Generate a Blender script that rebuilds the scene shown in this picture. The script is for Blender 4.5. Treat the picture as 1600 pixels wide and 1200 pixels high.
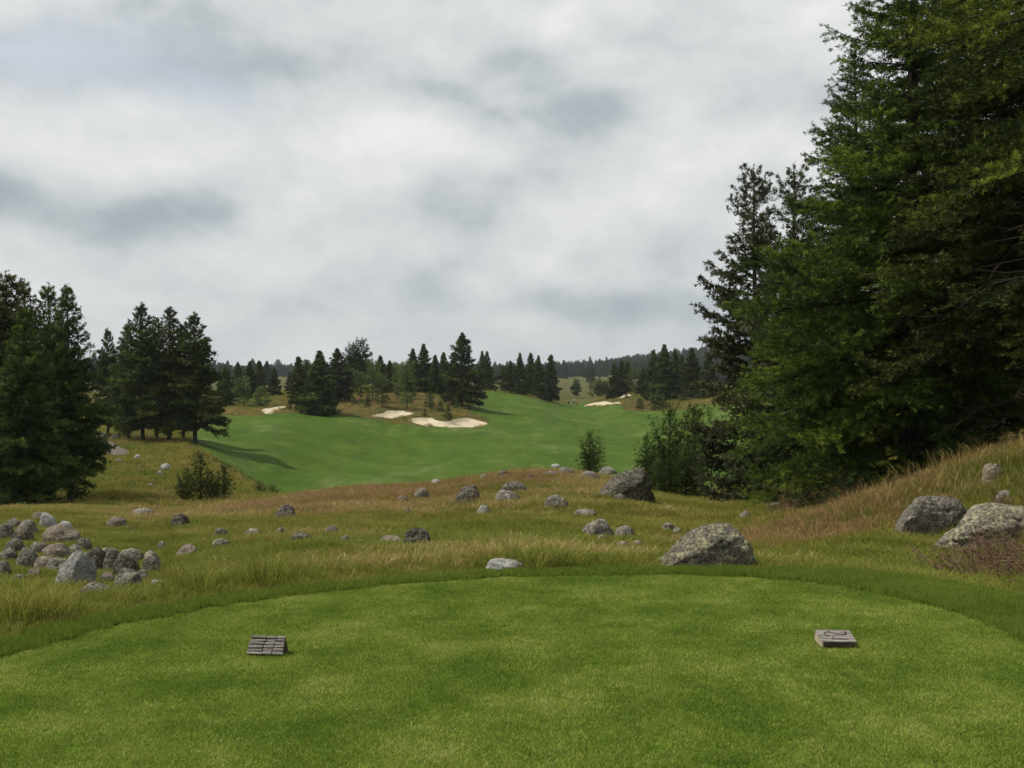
import bpy, bmesh, math, random
import numpy as np
from mathutils import Vector
from mathutils.geometry import delaunay_2d_cdt

for o in list(bpy.data.objects):
    bpy.data.objects.remove(o)
SC = bpy.context.scene
COL = SC.collection

# ------------------------------------------------------------------ camera
FPX, CX, CY, HORIZON = 1640.0, 800.0, 600.0, 578.0      # in the photograph's 1600x1200 pixels
EYE = 1.65
PITCH = math.atan((CY - HORIZON) / FPX)
cam_data = bpy.data.cameras.new("camera")
cam_data.sensor_width = 36.0
cam_data.lens = FPX * 36.0 / 1600.0
cam_data.clip_start = 0.05
cam_data.clip_end = 20000
cam = bpy.data.objects.new("camera", cam_data)
cam.location = (0, 0, EYE)
cam.rotation_euler = (math.pi / 2 - PITCH, 0, 0)
COL.objects.link(cam)
SC.camera = cam

# ------------------------------------------------------------------ exposure and render settings
SC.view_settings.view_transform = 'Standard'
SC.view_settings.look = 'None'
SC.view_settings.gamma = 1
SC.view_settings.use_curve_mapping = False
SC.view_settings.exposure = 0.0
SC.render.engine = 'CYCLES'
SC.cycles.max_bounces = 5
SC.cycles.diffuse_bounces = 2
SC.cycles.glossy_bounces = 1
SC.cycles.transmission_bounces = 3
SC.cycles.transparent_max_bounces = 8
SC.cycles.volume_bounces = 0
SC.cycles.use_denoising = True
SC.cycles.sample_clamp_indirect = 4.0
SC.cycles.caustics_reflective = False
SC.cycles.caustics_refractive = False

# ------------------------------------------------------------------ sun and sky
SUN_EL, SUN_AZ = math.radians(57), math.radians(-86)     # azimuth clockwise from the view direction (+Y)
sun_dir = Vector((math.sin(SUN_AZ) * math.cos(SUN_EL), math.cos(SUN_AZ) * math.cos(SUN_EL), math.sin(SUN_EL)))
sl = bpy.data.lights.new("sun", 'SUN')
sl.energy = 4.2
sl.angle = math.radians(0.6)
sl.color = (1.0, 0.95, 0.86)
so = bpy.data.objects.new("sun", sl)
so.rotation_euler = (-sun_dir).to_track_quat('-Z', 'Y').to_euler()
so.location = sun_dir * 60
COL.objects.link(so)


class NT:
    """small helper to write node trees"""
    def __init__(self, tree):
        self.t = tree
        self.n = tree.nodes
        self.l = tree.links
        self.n.clear()

    def add(self, typ, **kw):
        nd = self.n.new(typ)
        for k, v in kw.items():
            setattr(nd, k, v)
        return nd

    def put(self, sock, v):
        if v is None:
            return
        if hasattr(v, 'links'):
            self.l.new(v, sock)
        else:
            try:
                sock.default_value = v
            except Exception:
                sock.default_value = tuple(v) + (1.0,)

    def math(self, op, a, b=None, c=None, clamp=False):
        nd = self.add('ShaderNodeMath', operation=op, use_clamp=clamp)
        self.put(nd.inputs[0], a); self.put(nd.inputs[1], b)
        if c is not None:
            self.put(nd.inputs[2], c)
        return nd.outputs[0]

    def vmath(self, op, a, b=None):
        nd = self.add('ShaderNodeVectorMath', operation=op)
        self.put(nd.inputs[0], a); self.put(nd.inputs[1], b)
        return nd.outputs['Value'] if op in ('LENGTH', 'DISTANCE', 'DOT_PRODUCT') else nd.outputs['Vector']

    def noise(self, vec, scale, detail=4, rough=0.55, dist=0.0, out='Fac'):
        nd = self.add('ShaderNodeTexNoise')
        self.put(nd.inputs['Vector'], vec)
        nd.inputs['Scale'].default_value = scale
        nd.inputs['Detail'].default_value = detail
        nd.inputs['Roughness'].default_value = rough
        nd.inputs['Distortion'].default_value = dist
        return nd.outputs[out]

    def ramp(self, fac, stops, interp='LINEAR'):
        nd = self.add('ShaderNodeValToRGB')
        cr = nd.color_ramp
        cr.interpolation = interp
        while len(cr.elements) < len(stops):
            cr.elements.new(0.5)
        for e, (p, c) in zip(cr.elements, stops):
            e.position = p
            e.color = (c, c, c, 1) if isinstance(c, (int, float)) else (*c, 1)
        self.put(nd.inputs[0], fac)
        return nd.outputs[0]

    def mix(self, fac, a, b, blend='MIX'):
        nd = self.add('ShaderNodeMix', data_type='RGBA', blend_type=blend)
        self.put(nd.inputs[0], fac); self.put(nd.inputs[6], a); self.put(nd.inputs[7], b)
        return nd.outputs[2]

    def mapping(self, vec, scale=(1, 1, 1), rot=(0, 0, 0), loc=(0, 0, 0)):
        nd = self.add('ShaderNodeMapping')
        self.put(nd.inputs[0], vec)
        nd.inputs['Scale'].default_value = scale
        nd.inputs['Rotation'].default_value = rot
        nd.inputs['Location'].default_value = loc
        return nd.outputs[0]


def ray(px, py):
    """direction through a pixel, scaled so that its y component is 1"""
    u, v = (px - CX) / FPX, (CY - py) / FPX
    fy = math.cos(PITCH) + v * math.sin(PITCH)
    return u / fy, (-math.sin(PITCH) + v * math.cos(PITCH)) / fy


world = bpy.data.worlds.new("World")
SC.world = world
world.use_nodes = True
world.cycles.sampling_method = 'MANUAL'
world.cycles.sample_map_resolution = 512
w = NT(world.node_tree)
sky = w.add('ShaderNodeTexSky', sky_type='NISHITA', sun_disc=False, sun_elevation=SUN_EL, sun_rotation=SUN_AZ,
            altitude=1200, air_density=1.0, dust_density=1.2, ozone_density=1.0)
tc = w.add('ShaderNodeTexCoord').outputs['Generated']
def deck(dz):
    big = w.noise(w.mapping(tc, (1.0, 1.0, 1.9), loc=(2.3, 0.7, 1.1 + dz * 1.9)), 2.4, 3, 0.5, 0.0)
    puf = w.noise(w.mapping(tc, (1.0, 1.0, 1.55), loc=(5.3, 1.7, 0.3 + dz * 1.55)), 6.2, 6, 0.53, 0.1)
    return w.math('ADD', w.math('MULTIPLY', big, 0.50), w.math('MULTIPLY', puf, 0.50)), puf
d0, puff = deck(0.0)
d1, _ = deck(0.035)
# thicker cloud lies lower and greyer; edges facing the light above are brighter
relief = w.math('SUBTRACT', d0, d1)
dens = w.math('ADD', w.math('MULTIPLY', w.math('SUBTRACT', d0, 0.5), 0.9), w.math('MULTIPLY', relief, 1.6))
dens = w.math('ADD', dens, 0.575)
# the darker undersides and the thin blue gap of this cloud deck, by direction
def blob(px, py, sx, sy, rot=0.0):
    dx, dz = ray(px, py)
    v = Vector((dx, 1, dz)).normalized()
    d = w.vmath('SUBTRACT', tc, tuple(v))
    k = w.vmath('LENGTH', w.mapping(d, (FPX / sx, 1.0, FPX / sy), (0, 0, 0)))
    m = w.math('SUBTRACT', 1.0, k, clamp=True)
    return w.math('MULTIPLY', w.math('MULTIPLY', m, m), w.math('SUBTRACT', 3.0, w.math('MULTIPLY', m, 2.0)))
dark = None
for px, py, sx, sy, a in ((890, 478, 360, 46, .24), (110, 315, 380, 70, .20), (430, 80, 440, 100, .11), (700, 425, 170, 70, .12), (960, 150, 330, 110, .05), (180, 490, 180, 26, .08)):
    b = w.math('MULTIPLY', blob(px, py, sx, sy), a)
    dark = b if dark is None else w.math('ADD', dark, b)
lite = None
for px, py, sx, sy, a in ((1020, 340, 220, 100, .08), (400, 420, 300, 55, .09), (130, 200, 240, 55, .08), (640, 90, 200, 120, .05)):
    b = w.math('MULTIPLY', blob(px, py, sx, sy), a)
    lite = b if lite is None else w.math('ADD', lite, b)
dens2 = w.math('ADD', w.math('SUBTRACT', dens, dark), lite)
cloud = w.ramp(dens2, [(0.24, (0.35, 0.405, 0.45)), (0.37, (0.46, 0.51, 0.54)), (0.48, (0.60, 0.635, 0.65)), (0.60, (0.70, 0.722, 0.728)), (0.80, (0.84, 0.845, 0.835)), (1.0, (0.93, 0.93, 0.91))], 'LINEAR')
gap = w.math('MULTIPLY', blob(60, 75, 330, 90), w.ramp(puff, [(0.45, 1.0), (0.62, 0.0)]))
gap = w.math('ADD', gap, w.math('MULTIPLY', blob(345, 150, 120, 50), 0.6), clamp=True)
skyc = w.mix(1.0, sky.outputs[0], (0.12, 0.12, 0.12), 'MULTIPLY')
veil = w.mix(0.72, skyc, (0.74, 0.77, 0.79))
allc = w.mix(w.math('MULTIPLY', gap, 0.9), cloud, veil)
bg = w.add('ShaderNodeBackground')
w.put(bg.inputs[0], allc)
bg.inputs[1].default_value = 1.0
w.l.new(bg.outputs[0], w.add('ShaderNodeOutputWorld').inputs[0])
# every cloud colour above is a radiance the photograph shows; the Nishita sky enters at strength 0.12

# ------------------------------------------------------------------ helpers
RNG = np.random.default_rng(7)


def tag(o, label=None, cat=None, group=None, kind=None):
    if label: o['label'] = label
    if cat: o['category'] = cat
    if group: o['group'] = group
    if kind: o['kind'] = kind
    return o


def link(name, data, mat=None, parent=None, loc=None):
    o = bpy.data.objects.new(name, data)
    COL.objects.link(o)
    if mat is not None and data is not None and len(data.materials) == 0:
        data.materials.append(mat)
    if parent is not None:
        o.parent = parent
    if loc is not None:
        o.location = loc
    return o


def mesh_np(name, verts, faces, attrs=None, smooth=False, mat=None):
    """verts (N,3), faces (M,k) as arrays -> mesh"""
    me = bpy.data.meshes.new(name)
    verts = np.asarray(verts, np.float32)
    if not isinstance(faces, (list, tuple)):
        faces = [faces]
    faces = [np.asarray(f, np.int32) for f in faces if len(f)]
    me.vertices.add(len(verts))
    me.vertices.foreach_set('co', verts.ravel())
    nl = sum(f.size for f in faces)
    npoly = sum(len(f) for f in faces)
    me.loops.add(nl)
    me.loops.foreach_set('vertex_index', np.concatenate([f.ravel() for f in faces]))
    me.polygons.add(npoly)
    tot = np.concatenate([np.full(len(f), f.shape[1], np.int32) for f in faces])
    st = np.concatenate([[0], np.cumsum(tot)[:-1]]).astype(np.int32)
    me.polygons.foreach_set('loop_start', st)
    me.polygons.foreach_set('loop_total', tot)
    if smooth:
        me.polygons.foreach_set('use_smooth', np.ones(npoly, bool))
    for k, v in (attrs or {}).items():
        a = me.attributes.new(k, 'FLOAT', 'POINT')
        a.data.foreach_set('value', np.asarray(v, np.float32))
    me.update(calc_edges=True)
    if mat is not None:
        me.materials.append(mat)
    return me


def vnoise(p, seed=0):
    """value noise, p (N,3)"""
    p = np.asarray(p, float)
    i = np.floor(p).astype(np.int64)
    f = p - i
    f = f * f * (3 - 2 * f)
    def h(a, b, c):
        n = (a * 374761393 + b * 668265263 + c * 2147483647 + seed * 1274126177) & 0xFFFFFFFF
        n = ((n ^ (n >> 13)) * 1274126177) & 0xFFFFFFFF
        n = (n ^ (n >> 16)) & 0xFFFFFF
        return n / float(0xFFFFFF)
    r = 0
    for a in (0, 1):
        wa = f[:, 0] if a else 1 - f[:, 0]
        for b in (0, 1):
            wb = f[:, 1] if b else 1 - f[:, 1]
            for c in (0, 1):
                wc = f[:, 2] if c else 1 - f[:, 2]
                r = r + wa * wb * wc * h(i[:, 0] + a, i[:, 1] + b, i[:, 2] + c)
    return r * 2 - 1


def fbm(p, seed=0, octv=4, gain=0.5):
    s, a = 0, 1.0
    p = np.asarray(p, float)
    for k in range(octv):
        s = s + a * vnoise(p, seed + k * 17)
        p = p * 2.03 + 11.3
        a *= gain
    return s


def xy3(x, y, s):
    return np.stack([np.asarray(x) / s, np.asarray(y) / s, np.zeros_like(np.asarray(x, float))], 1)


# ------------------------------------------------------------------ the lie of the land
CTRL = [  # pixel of the photograph and the distance at which the ground is taken to lie there
    (700, 890, 9.8), (700, 850, 15), (700, 812, 24), (700, 772, 36), (700, 754, 44), (700, 775, 68), (700, 765, 100), (700, 755, 112),
    (700, 740, 121), (700, 715, 138), (700, 690, 155), (700, 675, 167), (700, 668, 172), (700, 651, 180), (700, 640, 192), (700, 630, 203), (690, 616, 216),
    (0, 950, 8.5), (0, 900, 12.5), (0, 868, 16), (0, 830, 22), (0, 803, 30), (0, 798, 36), (0, 806, 50), (-150, 800, 50), (-150, 850, 20),
    (200, 930, 10), (200, 890, 14), (200, 850, 20), (200, 815, 28), (200, 798, 36), (200, 795, 46), (200, 774, 58), (200, 745, 70),
    (200, 718, 85), (200, 700, 98), (230, 691, 112), (180, 680, 120), (100, 690, 110), (60, 680, 130), (-60, 700, 110),
    (300, 797, 40), (300, 790, 54), (330, 779, 59), (350, 745, 78), (330, 718, 95), (400, 768, 74), (430, 774, 82), (400, 786, 44),
    (450, 830, 20), (450, 790, 33), (450, 870, 12.5), (500, 770, 45), (550, 765, 42),
    (300, 691, 114), (360, 710, 112), (420, 716, 112), (400, 740, 104), (430, 760, 100), (320, 661, 150), (450, 648, 165), (380, 680, 135),
    (550, 652, 170), (500, 690, 140), (500, 730, 118), (600, 700, 145), (600, 745, 116), (480, 780, 80), (560, 775, 85),
    (350, 640, 172), (420, 640, 177), (450, 626, 200), (400, 622, 225), (460, 613, 262), (360, 633, 195), (250, 640, 190),
    (495, 646, 174), (600, 641, 186), (600, 626, 200), (640, 620, 206), (560, 618, 212), (610, 653, 179),
    (760, 669, 171), (780, 652, 195), (780, 632, 225), (770, 613, 250), (820, 618, 256), (850, 625, 270), (880, 630, 290), (900, 630, 302),
    (900, 640, 260), (900, 655, 215), (900, 669, 180), (900, 690, 160), (900, 720, 135), (900, 742, 120), (900, 740, 46), (900, 765, 68),
    (800, 741, 47), (850, 790, 27), (900, 830, 19), (900, 885, 10.2), (820, 765, 70),
    (1000, 660, 195), (1000, 641, 225), (960, 632, 240), (985, 618, 256), (1050, 634, 215), (1050, 621, 238), (1100, 640, 190), (1100, 624, 222),
    (1100, 680, 150), (1100, 720, 125), (1100, 755, 102), (1050, 770, 72), (1000, 690, 165), (1000, 730, 130),
    (770, 614, 300), (760, 612, 330), (870, 604, 400), (920, 602, 450), (400, 602, 420), (600, 602, 400), (1000, 602, 450), (1150, 600, 300), (200, 600, 420), (0, 600, 400),
    (1000, 760, 43), (1050, 775, 39), (1100, 790, 35), (1200, 792, 30), (1150, 802, 27), (1200, 780, 46), (1150, 775, 40), (1300, 770, 40),
    (1100, 872, 14), (1200, 888, 10.5), (1200, 842, 17), (1300, 806, 18), (1400, 775, 18.5), (1500, 738, 18.5), (1600, 702, 18.5),
    (1560, 925, 8.8), (1600, 850, 11), (1600, 780, 14), (1600, 722, 17), (1700, 690, 17), (1800, 700, 12), (1450, 745, 25), (1600, 700, 26), (1800, 640, 26), (1500, 690, 60), (1800, 640, 70), (1350, 780, 27),
    (1350, 862, 12), (1480, 850, 12.5),
    (300, 594, 800), (600, 594, 800), (880, 594, 800), (1100, 592, 800), (0, 590, 800), (1400, 580, 800), (1100, 553, 1500), (1000, 567, 1500), (940, 574, 1500), (860, 579, 1500),
    (600, 580, 1500), (200, 580, 1500), (1300, 535, 1500), (1600, 525, 1500), (300, 580, 4000), (800, 580, 4000), (1200, 572, 4000),
]
_c = []
for px, py, d in CTRL:
    rx, rz = ray(px, py)
    _c.append((rx * d, d, EYE + rz * d))
for ang, r, z in ((60, 12, .3), (90, 12, .2), (120, 12, -.3), (180, 14, -.5), (240, 12, -.8), (270, 12, -1.0), (300, 14, -1.3), (60, 45, 1.5), (90, 45, 1.5),
                  (180, 45, -1), (270, 45, -4.5), (300, 45, -4.8), (60, 300, 2), (120, 300, 0), (180, 300, -3), (240, 300, -5), (300, 300, -5),
                  (90, 3000, 10), (180, 3000, 0), (270, 3000, 0)):
    a = math.radians(ang)
    _c.append((r * math.sin(a), r * math.cos(a), z))
_c = np.array(_c)


def _warp(x, y):
    r = np.hypot(x, y) + 1e-9
    L = np.log1p(r / 4.0)
    return np.stack([x / r * L * 1.6, y / r * L], -1)


_cw = _warp(_c[:, 0], _c[:, 1])
def _kern(d2):
    return 0.5 * d2 * np.log(d2 + 1e-12)
_n = len(_c)
_A = np.zeros((_n + 3, _n + 3))
_A[:_n, :_n] = _kern(((_cw[:, None] - _cw[None]) ** 2).sum(-1)) + np.eye(_n) * 2e-4
_A[:_n, _n] = 1; _A[_n, :_n] = 1
_A[:_n, _n + 1:] = _cw; _A[_n + 1:, :_n] = _cw.T
_wt = np.linalg.solve(_A, np.concatenate([_c[:, 2], np.zeros(3)]))


def tps(x, y):
    x = np.asarray(x, float); y = np.asarray(y, float)
    out = np.empty(x.shape)
    for i in range(0, len(x), 20000):
        q = _warp(x[i:i + 20000], y[i:i + 20000])
        k = _kern(((q[:, None] - _cw[None]) ** 2).sum(-1))
        out[i:i + 20000] = k @ _wt[:_n] + _wt[_n] + q @ _wt[_n + 1:]
    return out


def catmull(pts, n=6, closed=True):
    pts = np.asarray(pts, float)
    N = len(pts)
    out = []
    for i in range(N if closed else N - 1):
        if closed:
            p = [pts[(i + k - 1) % N] for k in range(4)]
        else:
            p = [pts[min(max(i + k - 1, 0), N - 1)] for k in range(4)]
        for t in np.linspace(0, 1, n, endpoint=False):
            out.append(0.5 * ((2 * p[1]) + (-p[0] + p[2]) * t + (2 * p[0] - 5 * p[1] + 4 * p[2] - p[3]) * t * t + (-p[0] + 3 * p[1] - 3 * p[2] + p[3]) * t ** 3))
    if not closed:
        out.append(pts[-1])
    return np.array(out)


def sdist(x, y, poly):
    """signed distance to a closed polygon (negative inside)"""
    x = np.asarray(x, float); y = np.asarray(y, float)
    best = np.full(x.shape, 1e9)
    ins = np.zeros(x.shape, bool)
    P2 = np.roll(poly, -1, 0)
    for (ax, ay), (bx, by) in zip(poly, P2):
        dx, dy = bx - ax, by - ay
        t = np.clip(((x - ax) * dx + (y - ay) * dy) / (dx * dx + dy * dy + 1e-12), 0, 1)
        best = np.minimum(best, np.hypot(x - ax - t * dx, y - ay - t * dy))
        c = ((ay > y) != (by > y)) & (x < (bx - ax) * (y - ay) / (by - ay + 1e-12) + ax)
        ins ^= c
    return np.where(ins, -best, best)


def smooth(a, b, x):
    t = np.clip((x - a) / (b - a), 0, 1)
    return t * t * (3 - 2 * t)


TEE = []
for px, py in ((0, 1030), (200, 977), (400, 940), (600, 917), (800, 904), (1000, 900), (1150, 903), (1300, 916), (1400, 935), (1500, 963), (1600, 1001)):
    rx, rz = ray(px, py)
    d = -EYE / rz
    TEE.append((rx * d, d))
TEE += [(3.25, 4.6), (3.4, 2.5), (3.5, -3), (2.8, -6.5), (0, -7.6), (-3.2, -6.5), (-4.0, -3), (-3.9, 2.0), (-3.4, 4.6)]
TEE = catmull(TEE, 8)
BUNKERS = []


def H(x, y, bunkers=True):
    x = np.atleast_1d(np.asarray(x, float)); y = np.atleast_1d(np.asarray(y, float))
    r = np.hypot(x, y)
    z = tps(x, y)
    near = smooth(9, 14, r) * (1 - smooth(45, 70, r))
    z = z + near * (0.10 * vnoise(xy3(x, y, 2.6), 3) + 0.05 * vnoise(xy3(x, y, 0.9), 4))
    far = smooth(60, 90, r) * (1 - smooth(600, 900, r))
    z = z + far * (0.12 * vnoise(xy3(x, y, 9.0), 5) + 0.30 * vnoise(xy3(x, y, 26.0), 6) * smooth(90, 120, r))
    m = r < 20
    if m.any():
        s = sdist(x[m], y[m], TEE)
        b = smooth(0.45, 2.2, s)
        z[m] = z[m] * b + (-0.012) * (1 - b)
    if bunkers:
        for poly, depth in BUNKERS:
            c = poly.mean(0)
            k = np.hypot(x - c[0], y - c[1]) < 30
            if k.any():
                s = sdist(x[k], y[k], poly)
                z[k] = z[k] - depth * smooth(0.45, -0.7, s) + 0.16 * smooth(1.6, 0.4, s) * smooth(0.0, 0.4, s)
    return z


def H1(x, y):
    return float(H([x], [y])[0])


_ds = np.geomspace(3.0, 1800, 3500)
def hit(px, py, dmin=3.0, dmax=1700):
    """where the sight line of a pixel meets the ground beyond dmin"""
    rx, rz = ray(px, py)
    d = _ds[(_ds >= dmin) & (_ds <= dmax)]
    g = EYE + rz * d - H(rx * d, d, False)
    k = np.where(g < 0)[0]
    k = k[0] if len(k) else int(np.argmin(np.abs(g)))
    dd = d[k]
    if k > 0 and g[k] < 0:
        dd = d[k - 1] + (d[k] - d[k - 1]) * g[k - 1] / (g[k - 1] - g[k])
    return rx * dd, dd


# ------------------------------------------------------------------ materials
def material(name):
    m = bpy.data.materials.new(name)
    m.use_nodes = True
    return m, NT(m.node_tree)


def finish(n, color, rough=0.85, spec=0.2, bump=None, bump_str=0.4, bump_dist=0.02, trans=None):
    p = n.add('ShaderNodeBsdfPrincipled')
    n.put(p.inputs['Base Color'], color)
    n.put(p.inputs['Roughness'], rough)
    p.inputs['Specular IOR Level'].default_value = spec
    if bump is not None:
        b = n.add('ShaderNodeBump')
        b.inputs['Strength'].default_value = bump_str
        b.inputs['Distance'].default_value = bump_dist
        n.put(b.inputs['Height'], bump)
        n.l.new(b.outputs[0], p.inputs['Normal'])
    sh = p.outputs[0]
    if trans:
        t = n.add('ShaderNodeBsdfTranslucent')
        n.put(t.inputs[0], color)
        mx = n.add('ShaderNodeMixShader')
        mx.inputs[0].default_value = trans
        n.l.new(sh, mx.inputs[1]); n.l.new(t.outputs[0], mx.inputs[2])
        sh = mx.outputs[0]
    n.l.new(sh, n.add('ShaderNodeOutputMaterial').inputs[0])


def wpos(n):
    return n.add('ShaderNodeNewGeometry').outputs['Position']


def attr(n, name):
    return n.add('ShaderNodeAttribute', attribute_name=name).outputs['Fac']


def mat_ground():
    m, n = material('rough_ground')
    p = wpos(n)
    a = n.noise(p, 0.23, 5, 0.6)
    b = n.noise(n.mapping(p, loc=(40, 10, 0)), 0.055, 4, 0.6)
    c = n.noise(p, 2.2, 5, 0.65)
    col = n.ramp(a, [(0.30, (0.050, 0.072, 0.016)), (0.50, (0.085, 0.092, 0.024)), (0.66, (0.135, 0.110, 0.040)), (0.82, (0.19, 0.135, 0.065))])
    col2 = n.ramp(b, [(0.35, (0.062, 0.080, 0.020)), (0.65, (0.16, 0.125, 0.055))])
    col = n.mix(0.45, col, col2)
    col = n.mix(n.ramp(c, [(0.35, 0.55), (0.7, 0.0)]), col, (0.030, 0.032, 0.012))
    finish(n, col, 0.95, 0.05, n.noise(p, 3.5, 6, 0.7), 0.9, 0.25)
    return m


def mat_turf(name, lo, hi, pale, scale, fine, stripe=None, trans=None, bumpd=0.01, speck=0.35):
    m, n = material(name)
    p = wpos(n)
    a = n.noise(p, scale, 5, 0.6)
    b = n.noise(n.mapping(p, loc=(5, 31, 2)), scale * 4.3, 5, 0.65)
    f = n.noise(p, fine, 4, 0.7)
    k = n.math('ADD', n.math('MULTIPLY', a, 0.6), n.math('MULTIPLY', b, 0.4))
    col = n.ramp(k, [(0.34, lo), (0.52, tuple((x + y) / 2 for x, y in zip(lo, hi))), (0.66, hi)])
    col = n.mix(n.ramp(n.noise(n.mapping(p, (1, 0.55, 1), loc=(77, 3, 0)), scale * 1.7, 6, 0.7), [(0.52, 0.0), (0.72, 0.75)]), col, pale)
    if stripe:
        q = n.noise(n.mapping(p, (1.0, 0.25, 1), (0, 0, 0.5), (3, 9, 0)), 0.45, 6, 0.7)
        col = n.mix(n.ramp(q, [(0.35, 0.6), (0.55, 0.0)]), col, tuple(x * 0.75 for x in lo))
    col = n.mix(n.ramp(f, [(0.3, speck), (0.62, 0.0)]), col, tuple(x * 0.45 for x in lo))
    if stripe:
        ang, wid, amt, dk = stripe
        s = n.noise(n.mapping(p, (1 / wid, 1 / (wid * 14), 0.0), (0, 0, ang)), 1.0, 3, 0.6, 0.2)
        col = n.mix(n.ramp(s, [(0.40, amt), (0.60, 0.0)]), col, dk)
    finish(n, col, 0.9, 0.04, f, 0.6, bumpd, trans)
    return m


def mat_blades(name, stops, trans=0.3, scale=1.3, rough=0.6, worldmix=0.5):
    """grass blades and leaves: colour from the blade's own tint and slow patches over the field"""
    m, n = material(name)
    p = wpos(n)
    k = n.math('ADD', n.math('MULTIPLY', attr(n, 'tint'), 1 - worldmix), n.math('MULTIPLY', n.noise(p, scale, 4, 0.65), worldmix))
    col = n.ramp(k, stops)
    finish(n, col, rough, 0.06, trans=trans)
    return m


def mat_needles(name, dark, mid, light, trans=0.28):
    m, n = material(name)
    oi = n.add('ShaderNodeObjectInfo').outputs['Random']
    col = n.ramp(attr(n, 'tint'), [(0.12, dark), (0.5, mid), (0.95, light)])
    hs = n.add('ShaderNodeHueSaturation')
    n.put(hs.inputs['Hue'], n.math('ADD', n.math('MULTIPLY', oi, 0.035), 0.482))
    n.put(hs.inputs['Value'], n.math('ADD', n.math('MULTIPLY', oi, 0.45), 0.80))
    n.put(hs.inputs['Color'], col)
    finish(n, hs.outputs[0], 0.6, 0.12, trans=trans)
    return m


def mat_bark(name, a, b):
    m, n = material(name)
    tcn = n.add('ShaderNodeTexCoord').outputs['Object']
    f = n.noise(n.mapping(tcn, (9, 9, 1.6)), 1.6, 6, 0.65)
    finish(n, n.ramp(f, [(0.3, a), (0.7, b)]), 0.9, 0.1, f, 0.8, 0.04)
    return m


def mat_rock(name, base, hi, lichen, lich_amt, dark_amt):
    m, n = material(name)
    tcn = n.add('ShaderNodeTexCoord').outputs['Object']
    oi = n.add('ShaderNodeObjectInfo').outputs['Random']
    off = n.add('ShaderNodeCombineXYZ')
    n.put(off.inputs[0], n.math('MULTIPLY', oi, 37.0)); n.put(off.inputs[1], n.math('MULTIPLY', oi, 91.0))
    p = n.vmath('ADD', tcn, off.outputs[0])
    a = n.noise(p, 2.4, 6, 0.65)
    g = n.noise(p, 75, 3, 0.7)
    col = n.ramp(a, [(0.3, base), (0.7, hi)])
    col = n.mix(n.ramp(g, [(0.34, 0.7), (0.56, 0.0)]), col, tuple(x * 0.35 for x in base))
    l1 = n.noise(p, 13, 7, 0.78, 0.4)
    l2 = n.noise(n.mapping(p, loc=(3, 8, 1)), 34, 5, 0.72)
    col = n.mix(n.math('MULTIPLY', n.ramp(l1, [(0.50, 0.0), (0.57, 1.0)]), lich_amt), col, lichen)
    col = n.mix(n.math('MULTIPLY', n.ramp(l2, [(0.52, 0.0), (0.60, 1.0)]), dark_amt), col, (0.028, 0.027, 0.022))
    col = n.mix(n.math('MULTIPLY', n.ramp(n.noise(p, 3.3, 4, 0.6), [(0.58, 0.0), (0.70, 1.0)]), 0.30), col, (0.20, 0.135, 0.085))
    v = n.math('ADD', n.math('MULTIPLY', oi, 0.4), 0.8)
    mul = n.add('ShaderNodeMix', data_type='RGBA', blend_type='MULTIPLY')
    mul.inputs[0].default_value = 1
    n.put(mul.inputs[6], col)
    cv = n.add('ShaderNodeCombineColor')
    for i in range(3):
        n.put(cv.inputs[i], v)
    n.put(mul.inputs[7], cv.outputs[0])
    h = n.math('ADD', n.noise(p, 9, 8, 0.7), n.math('MULTIPLY', a, 0.8))
    finish(n, mul.outputs[2], 0.92, 0.05, h, 1.0, 0.08)
    return m


def mat_sand():
    m, n = material('bunker_sand')
    p = wpos(n)
    f = n.noise(p, 0.8, 6, 0.65)
    g = n.noise(n.mapping(p, (1, 3, 1)), 2.2, 4, 0.6)
    col = n.ramp(f, [(0.3, (0.42, 0.355, 0.24)), (0.7, (0.52, 0.45, 0.33))])
    finish(n, col, 0.95, 0.05, g, 0.6, 0.12)
    return m


def mat_plain(name, col, rough=0.7, spec=0.2, var=0.25, scale=12):
    m, n = material(name)
    tcn = n.add('ShaderNodeTexCoord').outputs['Object']
    f = n.noise(tcn, scale, 5, 0.6)
    finish(n, n.ramp(f, [(0.3, tuple(c * (1 - var) for c in col)), (0.7, tuple(c * (1 + var) for c in col))]), rough, spec, f, 0.3, 0.01)
    return m


def mat_wood(name, a, b):
    m, n = material(name)
    tcn = n.add('ShaderNodeTexCoord').outputs['Object']
    g = n.noise(n.mapping(tcn, (6, 70, 70)), 1.3, 6, 0.65, 0.3)
    s = n.noise(tcn, 25, 5, 0.6)
    col = n.ramp(g, [(0.30, a), (0.52, tuple((x + y) / 2 for x, y in zip(a, b))), (0.70, b)])
    col = n.mix(n.ramp(s, [(0.5, 0.0), (0.7, 0.55)]), col, (0.12, 0.090, 0.075))
    finish(n, col, 0.9, 0.1, g, 0.9, 0.006)
    return m


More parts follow.
